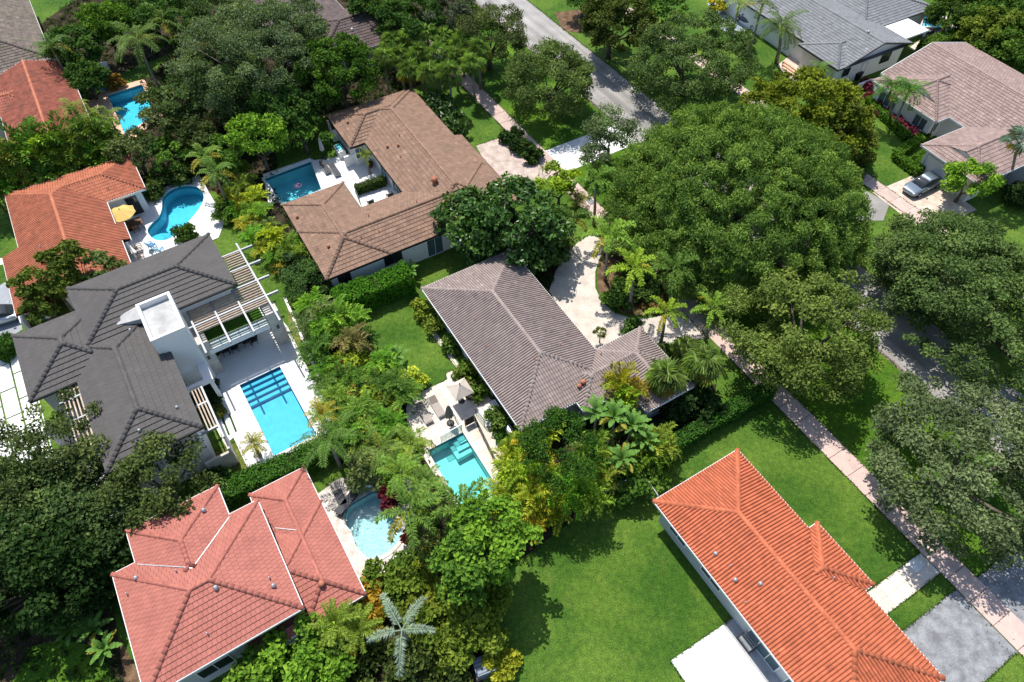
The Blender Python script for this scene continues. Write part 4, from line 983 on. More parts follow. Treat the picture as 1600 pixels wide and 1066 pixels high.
tree(70,430,2.2,6.5,'dense',(.060,.090,.014),'small tree with layered leaves against the orange roof, nearest the silver car')
tree(98,400,1.5,6.8,'dense',(.060,.090,.014),'upper crown of layered leaves on the orange roof')
tree(60,465,1.7,5.0,'dense',(.055,.085,.014),'low layered tree in front of the white side yard wall')
tree(150,425,1.8,5.0,'loose',OAK,'grey-leaved small tree tucked between orange roof and charcoal roof')
tree(70,705,4.0,7.5,'oak',(.052,.075,.022),'live oak over the white slab driveway of the charcoal-roofed house', q=.72)
tree(132,705,2.0,6.0,'oak',(.062,.090,.028),'thin oak branches beside the left slatted pergola', q=.6)
tree(236,738,3.1,6.8,'oak',(.050,.075,.020),'live oak against the end wall of the charcoal-roofed house')
tree(72,815,3.9,6.8,'oak',OAKD,'dark live oak left of the pink-red roof')
tree(14,768,3.4,6.8,'oak',OAK,'live oak at the left edge below the white slab driveway')
tree(172,800,2.3,5.4,'oak',OAKD,'dark oak above the top corner of the pink-red roof')
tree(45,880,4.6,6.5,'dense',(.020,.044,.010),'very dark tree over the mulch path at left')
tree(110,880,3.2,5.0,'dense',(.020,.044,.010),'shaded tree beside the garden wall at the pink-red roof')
tree(765,828,2.5,7.5,'dense',BRI,'bright green broadleaf tree just below the turquoise pool')
tree(742,872,2.3,7.0,'dense',(.06,.125,.016),'bright green tree above the shaded big lawn corner')
tree(690,828,2.0,5.6,'fine',(.075,.105,.028),'soft feathery grey-green tree between the two pools')
tree(875,693,2.7,7.6,'fine',(.026,.068,.009),'round dark fine-leaved tree below the mauve roof corner')
tree(472,1035,2.6,3.6,'dense',BRI,'bright green broadleaf tree in front of the pink-red house, right')
tree(408,1060,2.4,3.2,'dense',(.06,.125,.014),'bright green broadleaf tree in front of the pink-red house, left')
tree(1565,20,4.6,6.0,'dense',(.05,.10,.014),'dense green tree at the upper right corner')
tree(1490,15,3.6,5.0,'dense',(.045,.085,.014),'dense tree behind the small wedge pool')
tree(1580,62,4.0,5.5,'dense',(.05,.10,.014),'dense green tree at the right edge behind the rose-brown roof')
tree(1545,40,3.0,5.5,'dense',(.085,.12,.016),'lighter tree between the two upper right trees')
tree(1518,278,2.3,4.2,'dense',BRI,'bright round tree beside the garage with the white gablet')
tree(1030,5,3.5,6.0,'loose',MID,'green tree at the top edge beyond the street')

# ---- palms: every frond a part, alike fronds share one mesh
def rachis(L, up, droop, n):
    pts = []; x = z = 0.0; a = up
    for i in range(n+1):
        pts.append((x, 0.0, z)); s = L/n; x += math.cos(a)*s; z += math.sin(a)*s; a -= droop/n*(.5+i/n)
    return pts
def frond_mesh(name, L, up, droop, st, ll, lw, plumose=False, hang=.4, seed=0, bare=.14, vee=.35):
    rng = np.random.default_rng(seed); n = 10; R0 = np.array(rachis(L, up, droop, n)); mb_v = []; lo = []; to = []; ti = []
    T = np.gradient(R0, axis=0); T = unit(T); Nn = np.stack([-T[:, 2], T[:, 1]*0, T[:, 0]], -1)
    r = .03*L/2.5
    for i in range(n+1):
        wv = r*(1.2-i/n); mb_v += [R0[i]+np.array([0, wv, 0]), R0[i]-np.array([0, wv, 0]), R0[i]+Nn[i]*wv]
    for i in range(n):
        for a, b in ((0, 2), (2, 1), (1, 0)): lo += [3*i+a, 3*i+b, 3*i+3+b, 3*i+3+a]; to.append(4); ti.append(1.35)
    nv = len(mb_v); C = []
    for k in range(st):
        t = bare+(1-bare)*(k+.5)/st; f = t*n; i = min(int(f), n-1); w_ = f-i; p = R0[i]*(1-w_)+R0[i+1]*w_; tt = unit(T[i]*(1-w_)+T[i+1]*w_); nn = Nn[i]
        prof = math.sin(math.pi*min(1, .18+.82*t))**.6 if t < .85 else 1.15*(1-t)/.15*.55+.35
        for sd in (-1, 1):
            for pl in range(2 if plumose else 1):
                a = rng.uniform(-.9, 1.0) if plumose else vee+rng.normal(0, .12)
                side = np.array([0, sd, 0.])*math.cos(a)+nn*math.sin(a); fw = .55+rng.normal(0, .1)
                d1 = unit(side+tt*fw); Lk = ll*prof*rng.uniform(.85, 1.1)
                m = p+d1*Lk*.5; e = m+unit(d1+np.array([0, 0, -hang*rng.uniform(.6, 1.4)]))*Lk*.5; b = unit(np.cross(d1, nn+np.array([0, 0, .3])))*lw*.5
                q = len(mb_v); mb_v += [p, m+b, e, m-b]; lo += [q, q+1, q+2, q+3] if sd > 0 else [q+3, q+2, q+1, q]; to.append(4); ti.append(rng.normal(1, .16))
    return np_mesh(name, np.array(mb_v), lo, to, np.clip(ti, .55, 1.6))
def fan_mesh(name, pet, R, n=13, droop=.5, seed=0):
    rng = np.random.default_rng(seed); v = []; lo = []; to = []; ti = []
    up = .55; hub = np.array([pet*math.cos(up), 0, pet*math.sin(up)]); w_ = .03
    v += [np.array([0, w_, 0]), np.array([0, -w_, 0]), hub+[0, -w_*.6, 0], hub+[0, w_*.6, 0]]; lo += [0, 1, 2, 3]; to.append(4); ti.append(1.3)
    f = np.array([math.cos(up-.35), 0, math.sin(up-.35)])
    for k in range(n):
        a = -1.9+3.8*(k+.5)/n+rng.normal(0, .04); d = f*math.cos(a)+np.array([0, 1, 0])*math.sin(a); d[2] += .10+.10*(k % 2); d = unit(d); s = unit(np.cross(d, [0, 0, 1.])); Lk = R*(1-.25*abs(a)/1.9)*rng.uniform(.85, 1.1)
        m = hub+d*Lk*.5; e = m+unit(d+np.array([0, 0, -droop*rng.uniform(.8, 2.6)]))*Lk*.55; wk = Lk*.062
        q = len(v); v += [hub-s*.02, m-s*wk, e-s*wk*.1, e+s*wk*.1, m+s*wk, hub+s*.02]; lo += [q, q+1, q+2, q+3, q+4, q+5]; to.append(6); ti.append(rng.normal(1, .22))
    return np_mesh(name, np.array(v), lo, to, np.clip(ti, .5, 1.7))
def paddle_mesh(name, L, W, pet, droop, seed=0, up=1.05):
    rng = np.random.default_rng(seed); v = []; lo = []; to = []; ti = []; n = 9
    R0 = np.array(rachis(L+pet, up, droop, n+3)); T = unit(np.gradient(R0, axis=0)); Nn = np.stack([-T[:, 2], 0*T[:, 0], T[:, 0]], -1)
    k0 = max(1, int((n+3)*pet/(L+pet)))
    for i in range(k0): 
        q = len(v); v += [R0[i]+[0, .05, 0], R0[i]-[0, .05, 0], R0[i+1]-[0, .04, 0], R0[i+1]+[0, .04, 0]]; lo += [q, q+1, q+2, q+3]; to.append(4); ti.append(1.3)
    m = n+3-k0
    for sd in (-1, 1):
        for i in range(m):
            t0, t1 = i/m, (i+1)/m; w0 = W*.5*math.sin(math.pi*(.08+.92*t0))**.6 if t0 < 1 else 0; w1 = W*.5*math.sin(math.pi*min(.999, .08+.92*t1))**.6
            j = rng.uniform(-.1, .1)*L; dz = rng.uniform(-.25, .05)*W
            a, b = R0[k0+i], R0[k0+i+1]*.985+R0[k0+i]*.015
            q = len(v); v += [a, b, b+np.array([0, sd*w1, 0])+Nn[k0+i]*w1*.35+T[k0+i]*.05*L+[0, 0, dz], a+np.array([0, sd*w0, 0])+Nn[k0+i]*w0*.35+T[k0+i]*.05*L+[0, 0, dz]]
            lo += [q, q+1, q+2, q+3] if sd < 0 else [q+3, q+2, q+1, q]; to.append(4); ti.append(rng.normal(1, .14))
    return np_mesh(name, np.array(v), lo, to, np.clip(ti, .6, 1.5))
FR = {
    'foxtail': [frond_mesh('frond', 2.7, .8, 2.2, 26, .46, .10, True, .25, s) for s in range(3)],
    'royal': [frond_mesh('frond', 2.8, .8, 2.1, 22, .66, .11, False, .55, 10+s) for s in range(3)],
    'coconut': [frond_mesh('frond', 4.2, .7, 1.7, 34, .95, .09, False, .9, 20+s) for s in range(3)],
    'date': [frond_mesh('frond', 2.0, .9, 1.8, 26, .42, .055, True, .3, 30+s) for s in range(3)],
    'fan': [fan_mesh('frond', .95, 1.05, 13, .7, s) for s in range(4)],
    'silver': [frond_mesh('frond', 3.1, .5, 1.5, 44, .55, .05, True, .9, 40+s) for s in range(2)],
    'banana': [paddle_mesh('leaf', 2.0, .75, .9, 1.4, s) for s in range(3)],
    'paddle': [paddle_mesh('leaf', 1.3, .5, .5, 1.2, 7+s) for s in range(3)],
}
PN = {'foxtail': 'foxtail_palm', 'royal': 'feather_palm', 'coconut': 'coconut_palm', 'date': 'pygmy_date_palm', 'fan': 'fan_palm', 'silver': 'silver_palm', 'banana': 'banana_plant', 'paddle': 'large_leaf_plant'}
PALM_N = [0]
def palm(px, py, hgt, kind, n, color, label, base=None, s=1.0, low=-.25, group=None, trunk=True, rt=.13, cat='palm'):
    """crown seen at pixel (px,py) at height hgt; base pixel if the foot is in view"""
    PALM_N[0] += 1; s *= .92; rng = np.random.default_rng(PALM_N[0]*3+1); top = P(px, py, hgt); b = P(*base) if base else Vector((top.x+rng.uniform(-.15, .15), top.y+rng.uniform(-.15, .15), 0))
    e = empty(PN[kind], (b.x, b.y, 0), 0, label, cat, group); tp = top-b
    if trunk:
        mb = MB(); mid = tp*.5+Vector((0, 0, 0)); mid.x -= tp.x*.12; mid.y -= tp.y*.12
        mb.tube([(0, 0, -.1), mid*.5, mid, tp*.8, tp], [rt*1.5, rt*1.15, rt, rt*.95, rt*.8], 8); mb.build('trunk', M['palmtrunk'], e)
        if kind in ('foxtail', 'royal'): mb = MB(); mb.tube([tp-Vector((0, 0, .55)), tp+Vector((0, 0, .25)), tp+Vector((0, 0, .75))], [rt*.95, rt*1.05, rt*.3], 8); mb.build('crownshaft', M['shaft'], e)
    for i in range(n):
        t = (i+.5)/n; me = FR[kind][i % len(FR[kind])]; az = i*2.39996+rng.uniform(-.25, .25); el = .75-(1.0-low)*t**.85*.9+((.5-.35*t+rng.uniform(-.2, .2)) if kind == 'fan' else 0)
        o = obj(me.name.split('.')[0], me, M['frond'], e, loc=tp+Vector((0, 0, .25 if kind in ('foxtail', 'royal') else .05)), rot=(0, -(el)+.25, az))
        k = s*rng.uniform(.88, 1.1); o.scale = (k, k, k); c = np.array(color)*(rng.uniform(.6, 1.4) if kind == 'fan' else rng.uniform(.85, 1.15))
        if t > .78 and rng.random() < .45: c = c*.4+np.array((.20, .15, .015))*.6
        o.color = (*lc(c, 2.1), 1)
    return e
FOX = (.095, .165, .02); FOXY = (.12, .185, .016); FAN = (.065, .105, .022); COC = (.06, .10, .018)
palm(930,286,6.2,'foxtail',8,(.06,.115,.016),'foxtail palm beside the sidewalk drain cover, topmost along the drive',(928,352))
palm(950,372,6.6,'foxtail',9,FOX,'tall foxtail palm at the tip of the planting island',(945,438),1.1)
palm(988,424,6.2,'foxtail',9,FOXY,'yellowing foxtail palm in the middle of the planting island',(984,482),1.05)
palm(1052,425,5.5,'foxtail',8,(.045,.085,.014),'shaded foxtail palm between planting island and sidewalk',(1046,478))
palm(1040,492,4.6,'foxtail',8,FOXY,'foxtail palm with yellow fronds at the drive mouth, beside the grey roof',(1032,538),.85)
palm(1112,486,4.4,'foxtail',8,FOX,'foxtail palm beside the sidewalk at the end of the curved drive',(1102,532),.85)
palm(895,345,3.6,'foxtail',7,(.05,.09,.016),'low palm beside the glossy dark tree at the drive', None, .9)
palm(965,345,4.0,'foxtail',7,(.05,.085,.014),'shaded palm under the edge of the domed ficus', None, .9)
palm(638,800,6.2,'foxtail',9,(.060,.110,.018),'tall leaning foxtail palm hanging over the glittering pool',(652,868),1.15,-.35)
palm(660,798,4.8,'foxtail',8,FOXY,'short yellow-green foxtail palm beside the leaning one',(664,850),.7)
palm(724,796,5.4,'foxtail',8,(.062,.112,.018),'large foxtail palm drooping over the end of the turquoise pool',None,1.1,-.35)
palm(645,698,4.4,'royal',9,(.085,.135,.02),'feather palm beside the corner steps side of turquoise pool',None,.75)
palm(628,742,4.4,'royal',10,(.075,.14,.018),'bright feather palm between the two rear pools',None,.82)
palm(668,760,4.4,'royal',9,(.06,.11,.018),'feather palm overhanging the left edge of turquoise pool',None,.75)
palm(513,688,4.2,'coconut',10,(.05,.095,.018),'dark coconut palm over the corner of the long aqua pool',None,.72)
palm(596,702,3.6,'coconut',8,(.06,.10,.018),'coconut palm in the border beside the taupe loungers',None,.55)
palm(215,66,6.5,'coconut',13,(.06,.10,.02),'big long-leaved coconut palm above the salmon pool',None,1.0,-.4)
palm(255,35,6.0,'coconut',11,(.065,.11,.02),'long-leaved palm behind the big coconut palm',None,.9)
palm(82,78,5.5,'royal',10,(.045,.085,.018),'dark feather palm between the mossy roof and weathered red roof',None,1.0)
palm(118,176,4.5,'royal',10,(.09,.115,.02),'feather palm against the weathered red roof edge, nearest the salmon deck',None,.8)
palm(144,186,4.2,'royal',10,(.085,.12,.018),'feather palm at the corner of the salmon deck',None,.75)
palm(172,186,3.8,'royal',9,(.07,.115,.018),'feather palm over the salmon deck beside the pool',None,.75)
palm(322,250,4.2,'royal',9,(.07,.12,.018),'feather palm above the far corner of the kidney pool deck',None,.95)
palm(337,275,4.0,'royal',9,(.055,.105,.018),'drooping feather palm at the right corner of kidney pool deck',None,.95,-.5)
palm(1222,42,6.0,'coconut',20,(.05,.085,.016),'dark heavy palm in front of the grey gabled house',(1213,98),.8,-.6,None,True,.2)
palm(1155,8,5.5,'royal',9,(.12,.16,.03),'pale feather palm beside the bluish paving at the top',None,1.0)
palm(1190,12,6.5,'royal',10,(.05,.08,.016),'tall palm at the top edge between bluish paving and grey roof',None,.95)
palm(1280,112,2.4,'royal',10,(.06,.11,.018),'low feather palm under the eave of the grey gabled house',None,.75)
palm(1392,142,4.6,'royal',18,(.038,.09,.012),'left of the twin palms in front of the rose-brown house',(1388,190),.85)
palm(1418,148,5.0,'royal',18,(.038,.09,.012),'right of the twin palms in front of the rose-brown house',(1394,200),.9)
palm(1592,228,6.5,'fan',14,(.10,.135,.11),'silvery blue fan palm at the right edge above the garage roof',(1567,294),1.3)
palm(938,521,1.3,'fan',11,(.10,.12,.03),'little spiky plant in the white drive corner beside the roof valley',None,.45,-.3,None,True,.05,'plant')
palm(505,650,2.2,'date',16,(.17,.16,.02),'golden yellow pygmy palm on the white deck by the long pool',None,.85)
palm(398,695,1.7,'date',14,(.16,.16,.025),'golden pygmy palm at the lower left corner of the long pool',None,.7)
palm(571,245,2.2,'date',12,(.09,.125,.02),'potted palm in the white courtyard of the brown house',None,.65)
palm(525,975,2.4,'date',18,(.095,.14,.018),'light green cycad palm at the corner of the pink-red house',None,1.05)
palm(560,985,2.2,'date',16,(.095,.14,.018),'light green cycad palm next to the silver palm',None,1.0)
palm(505,1010,1.8,'date',14,(.06,.11,.018),'low cycad below the corner cycad palm',None,.9)
palm(628,985,4.0,'silver',5,(.13,.17,.125),'silver-grey palm with a few big drooping fronds',None,.92,-.1)
palm(583,905,1.1,'date',12,(.10,.15,.02),'spiky yucca-like plant at the pebble deck corner',None,.55)
# fan palms
for i, (x, y, hh, s, lb) in enumerate([(1040,592,4.2,1.1,'pale fan palm beside the roof corner of the mauve house, left of the pair'), (1098,570,4.4,1.1,'pale fan palm on the side lawn, right of the pair'), (1070,545,2.6,.75,'small fan palm between drive and the pair of pale fan palms')]):
    palm(x, y, hh, 'fan', 30, (.12,.175,.045), lb, None, s, -.75)
GF = 'fan palm grove above the brown roof'
for i, (x, y) in enumerate([(612,70),(640,62),(668,58),(696,62),(722,66),(748,80),(625,92),(655,88),(684,88),(712,92),(738,104),(600,95),(640,115),(670,118),(702,116)]):
    palm(x, y, 4.2+.4*(i % 3), 'fan', 24, (.105,.165,.035), f'{ROWN[i % 7]} fan palm from left, {("rear", "front", "lowest")[0 if i < 6 else 1 if i < 12 else 2]} row of the grove above the brown roof', None, 1.05, -.55, GF)
# bananas and other big-leaved plants
for x, y, hh, s, k, lb in [(932,650,2.6,1.0,'banana','banana plant under the eave corner, nearest the mauve roof'), (960,655,2.8,1.05,'banana','broad-leaved banana plant in the centre of the planting below the mauve roof'), (988,668,2.6,1.0,'banana','banana plant right of the central banana toward the fan palms'), (1005,690,2.2,.9,'banana','banana plant at the hedge end below the fan palms'), (972,720,2.0,.9,'banana','banana plant with hanging leaf above the wire fence'), (130,955,2.2,.9,'banana','banana plant against the pink-red house, upper'), (152,985,2.0,.9,'banana','banana plant against the pink-red house, middle'), (168,1015,1.8,.85,'banana','banana plant beside the porch roof, lower'), (115,985,1.8,.85,'banana','banana plant at the mulch path edge'), (620,560,2.2,.8,'banana','banana-like plant at the back lawn edge'), (642,425,1.8,.7,'banana','upright broad-leaved plant at the right end of the tall hedge')]:
    palm(x, y, hh*(1.5 if 925 < x < 1010 else .45), k, 13, (.055,.115,.022), lb, None, s*.62, .1, None, 925 < x < 1010, .1, 'plant')

# areca clumps: several leaning stalks, fronds of a clump joined (too small to pick apart)
def areca_mesh(seed, nst=5, hs=1.4, fl=1.7):
    rng = np.random.default_rng(seed); Vs = []; LO = []; TO = []; TI = []; nv = 0; src = [frond_mesh('x', fl*1.2, .95, 2.0, 14, .60, .12, False, .4, seed*7+k) for k in range(3)]
    dat = []
    for me in src:
        V = np.zeros(len(me.vertices)*3, np.float32); me.vertices.foreach_get('co', V); l = np.zeros(len(me.loops), np.int32); me.loops.foreach_get('vertex_index', l)
        t = np.zeros(len(me.polygons), np.float32); me.attributes['tint'].data.foreach_get('value', t); dat.append((V.reshape(-1, 3), l, t)); 
    stems = MB()
    for s in range(nst):
        a = s*2.4+rng.uniform(-.4, .4); rr = rng.uniform(.1, .45); b = Vector((math.cos(a)*rr, math.sin(a)*rr, 0)); hh = hs*rng.uniform(.6, 1.15); tp = b+Vector((math.cos(a)*hh*.28, math.sin(a)*hh*.28, hh)); stems.tube([b, (b+tp)/2, tp], [.05, .045, .04], 5)
        for k in range(5):
            V, l, t = dat[k % 3]; az = a+k*1.36+rng.uniform(-.3, .3) if k else a; el = rng.uniform(-.35, .45); sc_ = rng.uniform(.75, 1.15)
            R = (Matrix.Rotation(az, 3, 'Z') @ Matrix.Rotation(-el, 3, 'Y')); Vs.append(V @ np.array(R).T*sc_+np.array(tp)); LO.append(l+nv); TO.append(np.full(len(t), 4)); TI.append(t*rng.uniform(.8, 1.2)*(1.0 if rng.random() > .12 else 1.35)); nv += len(V)
    for me in src: bpy.data.meshes.remove(me)
    return np_mesh('fronds', np.concatenate(Vs), np.concatenate(LO), np.concatenate(TO), np.concatenate(TI)), stems.mesh('stems')
ARE = [areca_mesh(s) for s in range(5)]
for _, sm in ARE: sm.materials.append(M['stem'])
ARN = [0]
def areca(px, py, hgt, color, label, s=1.0, group=None, base=None):
    ARN[0] += 1; i = ARN[0]; s *= .70; rng = random.Random(i); w_ = base or P(px, py, hgt*.62); e = empty('areca_palm', (w_.x, w_.y, 0), rng.uniform(0, 6.28), label, 'palm', group); k = s*hgt/2.5
    f, st = ARE[i % 5]
    o = obj('fronds', f, M['frond'], e, kind='stuff', color=lc([c*rng.uniform(.82, 1.18) for c in color], 1.8)); o.scale = (s*.95, s*.95, k)
    o2 = obj('stems', st, None, e); o2.scale = (s*.95, s*.95, k)
AY = (.15, .195, .013); AG = (.068, .145, .013); AD = (.045, .105, .013); AO = (.21, .17, .015)
# row between the weathered red roof and the orange roof
def row(pts, what, where, group, hgt=(2.8, 3.6), cols=(AG, AY, AD), s=(1.0, 1.25), sd=1):
    rng = random.Random(sd)
    for i, (x, y) in enumerate(pts): areca(x, y, rng.uniform(*hgt)*(1.9 if x > 790 and y < 786 else 1.5 if x > 770 and y > 600 else 1.0), cols[i % len(cols)], f'{ROWN[i]} {what} {where}'.strip(), rng.uniform(*s), group)
rng_ = random.Random(8)
for i in range(9): areca(0, 0, rng_.uniform(4.8, 5.8), (AG, AD, (.10,.13,.018), AD)[i % 4], f'{ROWN[i]} areca palm from left in the back row between red and orange roofs', 1.75, 'areca palms between red and orange roofs', UV(-74.75+rng_.uniform(-.2, .2), -16.2+1.5*i, 302))
for i in range(8): areca(0, 0, rng_.uniform(3.4, 4.2), (AD, AG, (.11,.13,.018))[i % 3], f'{ROWN[i]} areca palm from left in the front row against the orange roof', 1.5, 'areca palms along the orange roof', UV(-73.0+rng_.uniform(-.2, .2), -15.6+1.55*i, 302))
row([(368,262),(380,285),(396,304),(402,332),(412,352),(428,368),(446,382),(464,396)], 'areca palm beside the blue pool', 'counting down from its upper left', 'areca palms between the kidney and blue pools', (2.6, 3.6), (AG, (.09,.14,.02), AY), (1.0, 1.25), 3)
row([(362,300),(372,322),(386,345),(398,366),(412,382),(428,396),(446,408)], 'areca palm along the kidney pool deck', 'counting down to the pergola', 'areca palms along the kidney pool deck', (2.2, 3.0), (AY, AG, AO, AG), (.95, 1.2), 4)
row([(485,478),(505,486),(528,492),(552,500),(480,505),(500,512),(524,520),(550,528)], 'areca palm below the tall hedge, counted from the dry strip', '', 'areca palms below the tall hedge', (2.6, 3.6), (AG, (.085,.11,.03), AG), (1.05, 1.3), 5)
row([(490,548),(508,572),(514,600),(530,620),(530,650),(548,668),(545,590),(560,640),(580,600),(598,560),(612,600),(632,612),(588,660),(605,660),(560,690)], 'areca palm from the top, between long pool and back lawn', '', 'areca palms between long pool and back lawn', (2.2, 3.2), (AD, AG, AD, (.085,.13,.02)), (1.0, 1.25), 6)
row([(800,716),(818,692),(804,744),(826,720),(790,774),(812,765),(836,748),(858,745),(846,778),(872,768),(800,795),(830,800),(866,796)], 'golden areca palm right of the turquoise pool, counted from the patio', '', 'golden areca palms by the turquoise pool', (2.0, 2.8), (AY, AG, AY, AO), (1.15, 1.4), 7)
row([(930,700),(916,735),(945,740),(900,765),(925,775),(1012,705),(1028,690)], 'areca palm below the mauve roof', 'counting from the round dark tree', 'areca palms below the mauve roof', (2.2, 3.0), ((.10,.165,.015), AG), (1.0, 1.25), 8)
row([(965,598),(985,605),(975,620)], 'golden areca palm against the mauve roof wing,', 'from the left', 'golden areca palms at the mauve roof wing', (3.0, 3.8), (AY, AO, AY), (1.05, 1.2), 9)
areca(872,645,3.4,AG,'areca palm under the long eave of the mauve roof, left of the bananas',1.0)
areca(858,668,2.8,AY,'yellow areca palm at the lower roof corner of the mauve house',.9)
areca(620,735,3.2,AG,'areca palm between round variegated shrub and feather palms',1.1)
areca(470,372,3.4,AG,'areca palm touching the left eave of the brown roof, upper',1.1)
areca(482,392,3.4,AG,'areca palm touching the left eave of the brown roof, lower',1.1)
areca(880,368,2.6,AG,'areca palm at the drive beneath the glossy dark tree',.9)
areca(905,305,2.8,(.12,.16,.02),'yellow-green areca beside the sidewalk near the blush driveway',.9)
